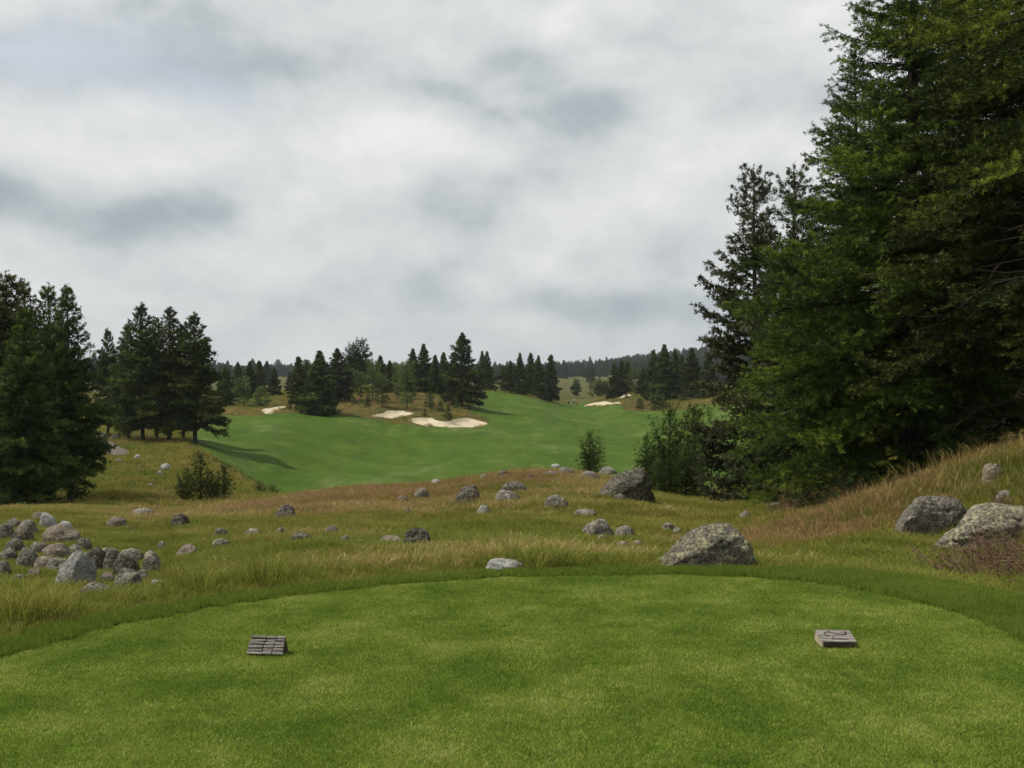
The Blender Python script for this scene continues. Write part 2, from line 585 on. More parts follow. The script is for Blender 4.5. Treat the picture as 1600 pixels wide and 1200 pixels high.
M_GROUND = mat_ground()
M_FAIR = mat_turf('fairway_turf', (0.042, 0.077, 0.010), (0.086, 0.130, 0.017), (0.160, 0.182, 0.070), 0.09, 6.0, (0.35, 2.6, 0.35, (0.040, 0.090, 0.009)), bumpd=0.03, speck=0.3)
M_TEE = mat_turf('tee_turf', (0.065, 0.120, 0.014), (0.13, 0.19, 0.020), (0.18, 0.20, 0.04), 0.9, 140.0)
M_SAND = mat_sand()
M_PATH = mat_plain('path_gravel', (0.115, 0.098, 0.082), 0.95, 0.05, 0.3, 3)
M_TEEBLADE = mat_blades('tee_blades', [(0.30, (0.070, 0.128, 0.020)), (0.43, (0.132, 0.220, 0.030)), (0.53, (0.205, 0.290, 0.036)), (0.63, (0.345, 0.385, 0.065)), (0.80, (0.62, 0.58, 0.28))], 0.36, 1.5, 0.6, 0.60)
M_COLLAR = mat_blades('collar_blades', [(0.30, (0.075, 0.125, 0.016)), (0.5, (0.145, 0.215, 0.028)), (0.70, (0.27, 0.31, 0.06))], 0.38, 0.8, 0.55, 0.5)
M_GREEN = mat_blades('meadow_green_blades', [(0.25, (0.085, 0.120, 0.016)), (0.5, (0.165, 0.192, 0.030)), (0.75, (0.30, 0.275, 0.065))], 0.35, 0.5, 0.6, 0.5)
M_OLIVE = mat_blades('meadow_olive_blades', [(0.25, (0.135, 0.145, 0.022)), (0.5, (0.235, 0.215, 0.042)), (0.75, (0.37, 0.30, 0.090))], 0.35, 0.5, 0.6, 0.5)
M_TAN = mat_blades('meadow_straw_blades', [(0.25, (0.22, 0.165, 0.052)), (0.5, (0.37, 0.27, 0.10)), (0.75, (0.52, 0.42, 0.19))], 0.3, 0.6, 0.7, 0.4)
M_RED = mat_blades('meadow_russet_blades', [(0.25, (0.20, 0.115, 0.055)), (0.5, (0.32, 0.19, 0.095)), (0.75, (0.43, 0.29, 0.15))], 0.3, 0.6, 0.7, 0.4)
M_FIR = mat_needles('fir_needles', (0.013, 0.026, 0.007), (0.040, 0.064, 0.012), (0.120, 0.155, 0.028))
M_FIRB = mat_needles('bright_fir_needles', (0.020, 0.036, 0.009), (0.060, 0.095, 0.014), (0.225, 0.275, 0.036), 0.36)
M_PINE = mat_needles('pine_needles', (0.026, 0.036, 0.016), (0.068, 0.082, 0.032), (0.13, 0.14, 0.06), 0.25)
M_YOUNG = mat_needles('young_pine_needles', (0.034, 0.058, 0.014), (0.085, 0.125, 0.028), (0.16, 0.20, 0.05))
M_BARK = mat_bark('conifer_bark', (0.022, 0.017, 0.013), (0.075, 0.055, 0.042))
M_DEAD = mat_bark('dead_wood', (0.07, 0.06, 0.05), (0.20, 0.175, 0.15))
M_RK = {
    'g': mat_rock('grey_granite', (0.125, 0.108, 0.090), (0.25, 0.22, 0.188), (0.37, 0.36, 0.27), 0.8, 0.9),
    'd': mat_rock('dark_lichened_granite', (0.058, 0.050, 0.041), (0.135, 0.115, 0.094), (0.28, 0.265, 0.20), 0.75, 0.9),
    'p': mat_rock('pale_granite', (0.25, 0.25, 0.235), (0.40, 0.395, 0.37), (0.48, 0.48, 0.42), 0.6, 0.55),
    't': mat_rock('tan_granite', (0.18, 0.145, 0.112), (0.30, 0.245, 0.195), (0.42, 0.38, 0.28), 0.6, 0.6),
    'y': mat_rock('yellow_lichened_granite', (0.15, 0.13, 0.105), (0.29, 0.255, 0.205), (0.43, 0.42, 0.25), 0.9, 0.9),
}

# ------------------------------------------------------------------ ground sheet
def poly_px(pts, n=4, close=True):
    out = []
    for q in pts:
        if len(q) == 2:
            out.append(hit(q[0], q[1], 60))
        elif q[2] == 'd':                     # (pixel column, distance, 'd'): a hidden corner
            rx, _ = ray(q[0], 600)
            out.append((rx * q[1], q[1]))
        else:                                 # (pixel, pixel, nearest distance)
            out.append(hit(q[0], q[1], q[2]))
    return catmull(out, n) if n > 1 else np.array(out)


BUNKER_PX = [
    ([(579, 648.5, 165), (595, 652, 165), (620, 652.5, 165), (640, 648, 165), (646, 645, 165), (634, 643, 165), (628, 641, 165), (606, 641, 165), (598, 645, 165)], .6,
     'small pale sand bunker above the fairway, left of the large one'),
    ([(637, 655, 165), (650, 661, 165), (668, 666, 165), (700, 668, 165), (745, 667, 165), (762, 661, 165), (748, 656, 165), (728, 651.5, 165), (712, 653, 165), (700, 657, 165), (684, 656, 165), (672, 651.5, 165), (645, 652, 165)], .85,
     'large scalloped sand bunker cut into the slope in mid fairway'),
    ([(911, 634.5, 215), (925, 635, 215), (945, 633.5, 215), (969, 631, 215), (970, 627.5, 215), (955, 629, 215), (942, 627.5, 215), (925, 630, 215)], .5,
     'long sand bunker beside the green, in front of another strip of sand'),
    ([(948, 625, 215), (960, 623, 215), (975, 622, 215), (985, 619, 215), (984, 616.5, 215), (970, 618, 215), (955, 621, 215)], .4,
     'narrow strip of sand highest up the right slope'),
    ([(409, 640, 160), (412, 647, 160), (424, 646.5, 160), (432, 642, 160), (450, 636, 160), (436, 635.5, 160), (422, 638, 160)], .3,
     'small sandy bunker left of the trees, before a low fir'),
]
_tmp = [(poly_px(p, 4), dep) for p, dep, _ in BUNKER_PX]
BUNKERS.extend(_tmp)

rings = np.concatenate([np.linspace(0.4, 4, 8, endpoint=False), np.geomspace(4, 60, 150, endpoint=False), np.linspace(60, 310, 300, endpoint=False), np.geomspace(310, 9000, 60)])
angs = np.concatenate([np.linspace(-32, 32, 380, endpoint=False), np.linspace(32, 328, 75, endpoint=False)])
A, R = np.meshgrid(np.radians(angs), rings)
gx, gy = (R * np.sin(A)).ravel(), (R * np.cos(A)).ravel()
gz = H(gx, gy)
nA, nR = len(angs), len(rings)
ii, jj = np.meshgrid(np.arange(nR - 1), np.arange(nA), indexing='ij')
j2 = (jj + 1) % nA
quads = np.stack([ii * nA + jj, (ii + 1) * nA + jj, (ii + 1) * nA + j2, ii * nA + j2], -1).reshape(-1, 4)[:, ::-1]
gv = np.concatenate([np.stack([gx, gy, gz], 1), [[0, 0, -0.012]]])
cap = np.stack([np.full(nA, nA * nR), np.arange(nA), (np.arange(nA) + 1) % nA], 1)[:, ::-1]
ground = link('ground', mesh_np('ground', gv, [quads, cap], smooth=True, mat=M_GROUND))
tag(ground, kind='structure')


def sheet(name, poly, step, mat, off, hole=None, jitter=0.0, zfun=None):
    """a region of the land as a sheet of its own just above the ground"""
    lo, hi = poly.min(0), poly.max(0)
    X, Y = np.meshgrid(np.arange(lo[0], hi[0], step), np.arange(lo[1], hi[1], step))
    X = X.ravel() + step * 0.3 * np.sin(Y.ravel() * 3.1); Y = Y.ravel()
    s = sdist(X, Y, poly)
    k = s < -step * 0.4
    if hole is not None:
        k &= sdist(X, Y, hole) > step * 0.4
    pts = [Vector(p) for p in poly] + ([Vector(p) for p in hole] if hole is not None else []) + [Vector(p) for p in np.stack([X[k], Y[k]], 1)]
    n0 = len(poly)
    edges = [(i, (i + 1) % n0) for i in range(n0)]
    if hole is not None:
        edges += [(n0 + i, n0 + (i + 1) % len(hole)) for i in range(len(hole))]
    vs, es, fs, _, _, _ = delaunay_2d_cdt(pts, edges, [], 0, 1e-5)
    v = np.array([(p.x, p.y) for p in vs])
    f = np.array(fs)
    c = v[f].mean(1)
    keep = sdist(c[:, 0], c[:, 1], poly) < 0
    if hole is not None:
        keep &= sdist(c[:, 0], c[:, 1], hole) > 0
    f = f[keep]
    a = v[f]
    area = (a[:, 1, 0] - a[:, 0, 0]) * (a[:, 2, 1] - a[:, 0, 1]) - (a[:, 2, 0] - a[:, 0, 0]) * (a[:, 1, 1] - a[:, 0, 1])
    f[area < 0] = f[area < 0][:, ::-1]
    z = (H(v[:, 0], v[:, 1]) if zfun is None else zfun(v[:, 0], v[:, 1])) + off
    return link(name, mesh_np(name, np.column_stack([v, z]), f, smooth=True, mat=mat))


tee = sheet('tee_lawn', TEE, 0.5, M_TEE, 0.0, zfun=lambda x, y: np.zeros_like(x))
tag(tee, 'close mown rounded tee lawn in the foreground', 'tee', kind='structure')


def offset_poly(poly, d):
    t = np.roll(poly, -1, 0) - np.roll(poly, 1, 0)
    t /= np.linalg.norm(t, axis=1)[:, None]
    nrm = np.stack([t[:, 1], -t[:, 0]], 1)
    c = poly + nrm * d
    if sdist(c[:1, 0], c[:1, 1], poly)[0] < 0:
        c = poly - nrm * d
    return c


def collar_w(p):
    return 0.20 + 0.70 * smooth(1.2, 3.2, p[:, 0]) + 0.08 * smooth(-1.5, -3.0, p[:, 0])


_t = np.roll(TEE, -1, 0) - np.roll(TEE, 1, 0); _t /= np.linalg.norm(_t, axis=1)[:, None]
_nr = np.stack([_t[:, 1], -_t[:, 0]], 1)
if sdist(*(TEE[:1] + _nr[:1] * .1).T, TEE)[0] < 0: _nr = -_nr
COLLAR = TEE + _nr * collar_w(TEE)[:, None]
collar = sheet('tee_collar', COLLAR, 0.25, M_TEE, 0.010, hole=offset_poly(TEE, 0.004))
tag(collar, 'strip of longer lush grass edging the tee lawn', 'turf edge', kind='structure')

FAIR_PX = [(300, 690, 100), (304, 676, 100), (306, 664, 110), (330, 653, 120), (390, 650, 120), (450, 646, 120), (520, 650, 130), (580, 655, 130), (630, 664, 140), (662, 668, 140), (700, 670.5, 140), (745, 669.5, 140),
           (764, 664, 150), (764, 656, 150), (745, 649, 160), (738, 640, 180), (750, 630, 190), (745, 618, 205), (752, 613, 215), (775, 612.5, 225), (800, 616, 235), (830, 622, 240), (855, 627, 250), (880, 630, 262), (905, 629.5, 275), (925, 628, 240),
           (908, 634, 225), (925, 636.5, 215), (950, 635, 215), (968, 633.5, 210), (976, 640, 195), (1010, 643.5, 190), (1060, 642, 180), (1085, 637, 180), (1110, 634, 175), (1150, 200, 'd'), (1200, 150, 'd'), (1190, 105, 'd'),
           (1100, 92, 'd'), (900, 92, 'd'), (700, 95, 'd'), (520, 88, 'd'), (445, 84, 'd'), (436, 90, 'd'), (408, 756, 70), (372, 736, 70), (336, 716, 85)]
FAIR = poly_px(FAIR_PX, 7)
FAIR = FAIR + 0.55 * np.stack([vnoise(xy3(FAIR[:, 0], FAIR[:, 1], 2.7), 71), vnoise(xy3(FAIR[:, 0], FAIR[:, 1], 2.7), 72)], 1)
fairway = sheet('fairway', FAIR, 1.1, M_FAIR, 0.09)
tag(fairway, 'broad rolling mown fairway winding into the distance', 'fairway', kind='structure')

for (poly, dep), (_, _, lab) in zip(_tmp, BUNKER_PX):
    b = sheet('sand_bunker', poly, 0.45, M_SAND, 0.15)
    tag(b, lab, 'sand bunker', 'sand bunkers along the hole', kind='structure')

PATH = poly_px([(140, 676, 90), (165, 686, 90), (185, 698, 90), (205, 708, 90), (175, 712, 85), (150, 706, 85), (130, 694, 85), (120, 684, 85)], 4)
pth = sheet('path', PATH, 1.0, M_PATH, 0.06)
tag(pth, 'short piece of brown gravel path beside the left trees', 'path', kind='structure')

# ------------------------------------------------------------------ conifers
def tube(path, radii, sides):
    path = np.asarray(path, float)
    n = len(path)
    t = np.gradient(path, axis=0)
    t /= np.linalg.norm(t, axis=1)[:, None] + 1e-9
    ref = np.where(np.abs(t[:, 2:3]) > 0.8, np.array([[1.0, 0, 0]]), np.array([[0, 0, 1.0]]))
    u = np.cross(t, ref); u /= np.linalg.norm(u, axis=1)[:, None] + 1e-9
    v = np.cross(t, u)
    a = np.linspace(0, 2 * np.pi, sides, endpoint=False)
    ring = path[:, None] + np.asarray(radii)[:, None, None] * (np.cos(a)[None, :, None] * u[:, None] + np.sin(a)[None, :, None] * v[:, None])
    V = ring.reshape(-1, 3)
    i, j = np.meshgrid(np.arange(n - 1), np.arange(sides), indexing='ij')
    j2 = (j + 1) % sides
    F = np.stack([i * sides + j, i * sides + j2, (i + 1) * sides + j2, (i + 1) * sides + j], -1).reshape(-1, 4)
    return V, F


def merge(parts):
    vs, fs, o = [], [], 0
    for v, f in parts:
        vs.append(v); fs.append(f + o); o += len(v)
    return np.concatenate(vs), np.concatenate(fs)


def conifer(seed, Ht, Rad, h0=0.12, whorl=0.4, per=6, twig=0.17, tuft=0.14, blade=0.14, bw=0.03, K=7, profile=None, droop=0.25, up=0.25,
            limbs=True, sides=8, trunk_r=None, dead_to=None, gap=0.12, fullness=0.5, wob=1.0, tops=1, tip=0.18, ragged=0.22, rise=(-10, 28), lobe=1.0, flat=0.62, inner=0.18):
    """returns (trunk mesh, crown mesh): branch whorls round a tapered stem, twigs along each branch, a tuft of needles along each twig"""
    rng = np.random.default_rng(seed)
    prof = profile or (lambda t: (1 - t) ** 0.9 * (0.70 + 0.30 * min(1, t * 8)))
    tr = trunk_r or Ht * 0.016
    zs = np.linspace(-0.5, Ht * 0.985, 14)
    bx = np.cumsum(rng.normal(0, 0.012 * Ht / 14 * wob * 2, 14)); by = np.cumsum(rng.normal(0, 0.012 * Ht / 14 * wob * 2, 14))
    bx -= np.interp(0, zs, bx); by -= np.interp(0, zs, by)
    rad = tr * (1.02 - np.clip(zs / Ht, 0, 1)) ** 0.85
    rad[0] *= 1.5
    wood = [tube(np.stack([bx, by, zs], 1), rad, sides)]
    C, D, S, T = [], [], [], []
    z = Ht * h0
    lobes = [(rng.uniform(0, 6.28), rng.uniform(0.15, 0.9), rng.uniform(0.08, 0.22) * lobe) for _ in range(7)]
    if dead_to:
        zz_ = 0.6
        while zz_ < dead_to * Ht:
            az = rng.uniform(0, 6.28)
            L = Rad * rng.uniform(0.5, 0.95)
            sx = np.linspace(0, 1, 6)
            cxp = np.interp(zz_, zs, bx); cyp = np.interp(zz_, zs, by)
            dz = -0.10 * sx * L - 0.22 * sx ** 2 * L + rng.normal(0, .03, 6) * L
            pth_ = np.stack([cxp + np.cos(az) * L * sx, cyp + np.sin(az) * L * sx, zz_ + dz], 1)
            wood.append(tube(pth_, 0.028 * (1 - sx * 0.85), 4))
            for q in range(6):
                s0 = rng.uniform(.3, .95); a2 = az + rng.choice([-1, 1]) * rng.uniform(.5, 1.1); l2 = L * (1 - s0) * .7 + .25
                b0 = np.array([np.interp(s0, sx, pth_[:, i]) for i in range(3)])
                wood.append(tube(np.stack([b0, b0 + np.array([np.cos(a2) * l2 * .5, np.sin(a2) * l2 * .5, -.05]), b0 + np.array([np.cos(a2) * l2, np.sin(a2) * l2, rng.uniform(-.3, .1)])]), [.012, .008, .003], 3))
            zz_ += rng.uniform(0.10, 0.28)
    while z < Ht * 0.985:
        t = (z / Ht - h0) / (1 - h0)
        cxp = np.interp(z, zs, bx); cyp = np.interp(z, zs, by)
        nb = max(4, int(round(per * (1 - 0.2 * t) + rng.normal(0, 0.7))))
        a0 = rng.uniform(0, 6.28)
        for k in range(nb):
            if rng.random() < gap and t < 0.9:
                continue
            az = a0 + 6.283 * k / nb + rng.normal(0, 0.25)
            L = Rad * prof(t) * np.clip(rng.normal(1.0, ragged), 0.45, 1.5)
            for la, lt, ls in lobes:
                L *= 1 + ls * math.exp(-((math.atan2(math.sin(az - la), math.cos(az - la)) / 0.7) ** 2 + ((t - lt) / 0.13) ** 2))
            L = max(L, 0.12 * Rad * (1 - t) + tip * (1.15 - t))
            zb = z + rng.normal(0, whorl * 0.3)
            e0 = math.radians(rise[0] + (rise[1] - rise[0]) * t ** 1.2) + rng.normal(0, 0.08)
            dr = droop * (1 - t)
            def curve(s):
                return L * (math.tan(e0) * s - dr * s ** 2 * 1.5 + up * s ** 3)
            ca, sa = math.cos(az), math.sin(az)
            sx = np.linspace(0, 1, 5)
            if limbs and L > 0.5:
                wood.append(tube(np.stack([cxp + ca * L * sx, cyp + sa * L * sx, zb + curve(sx)], 1), (0.010 + 0.012 * L) * (1 - 0.85 * sx), 3))
            ntw = max(3, int(L / twig))
            st = np.linspace(inner if L > 1 else 0.05, 1.0, ntw) + rng.normal(0, 0.02, ntw)
            st = np.clip(st, 0.02, 1)
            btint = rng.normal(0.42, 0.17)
            for side in (-1, 1):
                tl = (fullness * L * np.sin(np.clip((1 - st) * 0.95 + 0.12, 0, 1) * np.pi) ** 0.8 * 0.75 + tip * (1.15 - t)) * rng.uniform(0.6, 1.25, ntw)
                ta = az + side * rng.uniform(0.55, 1.15, ntw)
                te = rng.normal(0.03, 0.22, ntw)
                m = max(1, int(math.ceil(tl.max() / tuft)))
                jj_ = (np.arange(m)[None] + rng.uniform(0, 1, (ntw, m))) * tuft
                ok = jj_ < tl[:, None]
                px_ = (cxp + ca * L * st)[:, None] + np.cos(ta)[:, None] * jj_
                py_ = (cyp + sa * L * st)[:, None] + np.sin(ta)[:, None] * jj_
                pz_ = (zb + curve(st))[:, None] + te[:, None] * jj_ - 0.22 * jj_ ** 2 / max(L, .5)
                pts = np.stack([px_, py_, pz_], -1)
                dirs = np.stack([np.cos(ta)[:, None] + 0 * jj_, np.sin(ta)[:, None] + 0 * jj_, te[:, None] + 0.15 + 0 * jj_], -1)
                C.append(pts[ok]); D.append(dirs[ok])
                fr = (jj_ / np.maximum(tl[:, None], 1e-6))[ok]
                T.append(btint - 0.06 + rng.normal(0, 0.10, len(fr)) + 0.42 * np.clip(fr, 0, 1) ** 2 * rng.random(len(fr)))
            # the branch's own tip
            tipn = 3
            s_ = np.linspace(0.9, 1.03, tipn)
            C.append(np.stack([cxp + ca * L * s_, cyp + sa * L * s_, zb + curve(s_)], 1))
            D.append(np.tile([ca, sa, 0.25], (tipn, 1)))
            T.append(np.full(tipn, btint + 0.2))
        z += whorl * (1 - 0.55 * t) * rng.uniform(0.75, 1.25)
    # leader
    nl_ = 6
    C.append(np.stack([np.full(nl_, bx[-1]), np.full(nl_, by[-1]), np.linspace(Ht * 0.95, Ht, nl_)], 1)); D.append(np.tile([0, 0, 1.0], (nl_, 1))); T.append(np.full(nl_, 0.5))
    C = np.concatenate(C); D = np.concatenate(D); T = np.concatenate(T)
    D /= np.linalg.norm(D, axis=1)[:, None]
    N = len(C)
    c = np.repeat(C, K, 0); d = np.repeat(D, K, 0)
    dv = d * 0.6 + rng.normal(0, 1, (N * K, 3)) * np.array([0.65, 0.65, flat]) + np.array([0, 0, 0.10])
    dv /= np.linalg.norm(dv, axis=1)[:, None]
    sd = np.cross(dv, rng.normal(0, 1, (N * K, 3))); sd /= np.linalg.norm(sd, axis=1)[:, None] + 1e-9
    fz = 1 - 0.30 * np.clip((c[:, 2:3] / Ht - 0.6) / 0.4, 0, 1)
    ln = blade * rng.uniform(0.6, 1.3, N * K)[:, None] * fz
    c = c + rng.normal(0, blade * 0.22, c.shape)
    V = np.stack([c - sd * bw * 0.5 * fz, c + sd * bw * 0.5 * fz, c + dv * ln], 1).reshape(-1, 3)
    F = np.arange(len(V)).reshape(-1, 3)
    tt = np.repeat(np.clip(np.repeat(T, K) + rng.normal(0, 0.08, N * K), 0, 1), 3)
    wv, wf = merge(wood)
    pass
    return mesh_np('trunk', wv, wf, smooth=True, mat=M_BARK), mesh_np('crown', V, F, {'tint': tt})


TRIS = 0
def add_tree(meshes, loc, scale, rotz, label, mat, cat='fir tree', group=None, name='fir_tree'):
    root = bpy.data.objects.new(name, None)
    root.empty_display_size = 0.3
    COL.objects.link(root)
    root.location = loc
    root.scale = scale
    root.rotation_euler = (0, 0, rotz)
    tr = link('trunk', meshes[0], None, root)
    cr = link('crown', meshes[1], None, root)
    if len(meshes[1].materials) == 0:
        meshes[1].materials.append(mat)
    cr.material_slots[0].link = 'OBJECT'
    cr.material_slots[0].material = mat
    tag(root, label, cat, group)
    return root


def plant(meshes, Hm, px, top, d, label, mat, wide=1.0, rot=None, cat='fir tree', group=None, name='fir_tree', sink=0.05):
    """stand a tree on the ground at pixel column px and distance d, as tall as its top reaches in the photograph"""
    rx, rz = ray(px, top)
    x, y = rx * d, d
    g = H1(x, y)
    s = (EYE + rz * d - g + sink) / Hm
    return add_tree(meshes, (x, y, g - sink), (s * wide, s * wide, s), rot if rot is not None else (px * 1.37 + d) % 6.28, label, mat, cat, group, name)


round_prof = lambda t: math.sqrt(max(0.0, 1 - (t * 0.96) ** 2.2)) * (0.55 + 0.45 * min(1, t * 4))
col_prof = lambda t: (1 - t) ** 0.62 * (0.7 + 0.3 * min(1, t * 5))

# --- the tall near firs on the right bank
big1 = conifer(11, 16, 3.9, h0=0.03, whorl=0.41, per=8, twig=0.15, tuft=0.10, blade=0.10, bw=0.025, K=10, droop=0.30, up=0.26, gap=0.06, fullness=0.34, ragged=0.20, flat=0.42, inner=0.22, rise=(-12, 22))
big2 = conifer(12, 16, 4.0, h0=0.18, whorl=0.43, per=7, twig=0.18, tuft=0.12, blade=0.11, bw=0.034, K=10, dead_to=0.24, gap=0.06, fullness=0.38, ragged=0.22, flat=0.42, inner=0.2, droop=0.30, rise=(-12, 22))
big3 = conifer(15, 16, 3.4, h0=0.31, whorl=0.50, per=7, twig=0.16, tuft=0.10, blade=0.075, bw=0.022, K=11, dead_to=0.34, gap=0.12, fullness=0.36, ragged=0.25, flat=0.42, inner=0.3, droop=0.32, rise=(-12, 22))
mid1 = conifer(13, 12, 2.0, h0=0.03, whorl=0.55, per=7, twig=0.17, tuft=0.125, blade=0.14, bw=0.050, K=10, droop=0.10, up=0.28, profile=lambda t: (1 - t) ** 0.55 * (0.80 + 0.20 * min(1, t * 5)), gap=0.10, fullness=0.42, ragged=0.30, inner=0.16)
G1 = 'tall conifers on the right bank'
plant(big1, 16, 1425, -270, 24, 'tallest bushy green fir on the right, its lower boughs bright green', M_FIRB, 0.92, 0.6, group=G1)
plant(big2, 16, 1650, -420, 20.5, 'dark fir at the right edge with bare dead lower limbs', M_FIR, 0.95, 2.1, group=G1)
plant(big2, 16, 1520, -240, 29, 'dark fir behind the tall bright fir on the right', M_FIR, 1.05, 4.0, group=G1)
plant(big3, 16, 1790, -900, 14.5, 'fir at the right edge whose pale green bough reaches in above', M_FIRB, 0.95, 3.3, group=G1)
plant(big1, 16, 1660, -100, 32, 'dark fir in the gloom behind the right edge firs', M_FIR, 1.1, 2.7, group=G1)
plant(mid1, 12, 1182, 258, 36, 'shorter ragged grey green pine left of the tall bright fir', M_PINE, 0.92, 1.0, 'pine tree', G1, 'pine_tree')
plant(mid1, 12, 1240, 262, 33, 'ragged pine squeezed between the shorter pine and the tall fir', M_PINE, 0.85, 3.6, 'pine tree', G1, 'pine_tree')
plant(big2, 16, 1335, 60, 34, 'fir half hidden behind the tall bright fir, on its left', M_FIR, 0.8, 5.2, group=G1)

# --- left foreground group and the clump beside the fairway
medA = conifer(21, 13, 2.6, h0=0.13, whorl=0.45, per=7, twig=0.24, tuft=0.19, blade=0.22, bw=0.085, K=7, gap=0.05, lobe=.7, profile=lambda t: (1 - t) ** 0.75 * (0.75 + 0.25 * min(1, t * 5)))
medB = conifer(22, 13, 2.1, h0=0.13, whorl=0.45, per=7, twig=0.24, tuft=0.19, blade=0.22, bw=0.085, K=7, profile=col_prof, gap=0.06, lobe=.7)
medC = conifer(23, 13, 2.7, h0=0.16, whorl=0.50, per=7, twig=0.28, tuft=0.24, blade=0.29, bw=0.12, K=7, gap=0.05, lobe=.7, profile=lambda t: (1 - t) ** 0.8 * (0.75 + 0.25 * min(1, t * 5)))
medD = conifer(24, 13, 2.3, h0=0.18, whorl=0.50, per=7, twig=0.28, tuft=0.24, blade=0.29, bw=0.12, K=7, profile=col_prof, gap=0.07, lobe=.7)
G2 = 'dark conifers at the left edge'
plant(medA, 13, -32, 385, 54, 'tallest dark fir cut off by the left edge', M_FIR, 1.0, group=G2)
plant(medB, 13, 8, 425, 51, 'dark round topped fir beside the left edge', M_FIR, 1.15, 0.4, group=G2)
plant(medB, 13, 38, 437, 58, 'thin pointed fir top between the left edge firs', M_FIR, 0.8, group=G2)
plant(medB, 13, 76, 443, 56, 'left of two narrow firs standing side by side near the left edge', M_FIR, 0.85, group=G2)
plant(medA, 13, 108, 446, 51, 'right of two narrow firs near the left edge, drooping low boughs', M_FIR, 0.80, 2.2, group=G2)
plant(medA, 13, 34, 482, 46, 'shorter bushy fir in front of the left edge firs', M_FIR, 1.0, 4.4, group=G2)
G3 = 'clump of firs beside the fairway on the left'
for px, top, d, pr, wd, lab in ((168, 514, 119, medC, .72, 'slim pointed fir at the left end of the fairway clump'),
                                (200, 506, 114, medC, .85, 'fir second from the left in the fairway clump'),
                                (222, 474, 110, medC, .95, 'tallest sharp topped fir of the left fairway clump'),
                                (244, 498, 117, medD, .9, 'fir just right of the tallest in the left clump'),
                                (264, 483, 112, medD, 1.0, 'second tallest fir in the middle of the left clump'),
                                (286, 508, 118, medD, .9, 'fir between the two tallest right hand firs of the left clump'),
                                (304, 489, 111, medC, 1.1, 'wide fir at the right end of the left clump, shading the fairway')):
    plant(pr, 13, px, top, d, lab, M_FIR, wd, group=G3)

# --- trees in the middle distance
farA = conifer(31, 13, 3.3, h0=0.05, whorl=0.65, per=8, twig=0.42, tuft=0.38, blade=0.46, bw=0.22, K=7, limbs=False, sides=6, gap=0.03, lobe=.5)
farB = conifer(32, 13, 2.6, h0=0.09, whorl=0.65, per=8, twig=0.42, tuft=0.38, blade=0.46, bw=0.22, K=7, profile=lambda t: (1 - t) ** 0.75 * (0.8 + 0.2 * min(1, t * 5)), limbs=False, sides=6, gap=0.04, lobe=.6)
farC = conifer(33, 13, 3.4, h0=0.12, whorl=0.70, per=7, twig=0.42, tuft=0.38, blade=0.46, bw=0.22, K=7, limbs=False, sides=6, gap=0.06, ragged=0.28)
farR = conifer(34, 13, 3.2, h0=0.22, whorl=0.8, per=7, twig=0.45, tuft=0.42, blade=0.52, bw=0.20, K=5, profile=round_prof, limbs=False, sides=6, gap=0.08)
farY = conifer(35, 6, 1.5, h0=0.22, whorl=0.55, per=5, twig=0.40, tuft=0.36, blade=0.42, bw=0.15, K=4, profile=round_prof, limbs=False, sides=5, gap=0.12)
farS = conifer(36, 3, 1.1, h0=0.03, whorl=0.35, per=6, twig=0.25, tuft=0.22, blade=0.26, bw=0.10, K=4, limbs=False, sides=5, gap=0.06, profile=col_prof)
G4 = 'conifers in the middle distance'
P_ = {'A': (farA, 13), 'B': (farB, 13), 'C': (farC, 13), 'R': (farR, 13), 'Y': (farY, 6), 'S': (farS, 3)}
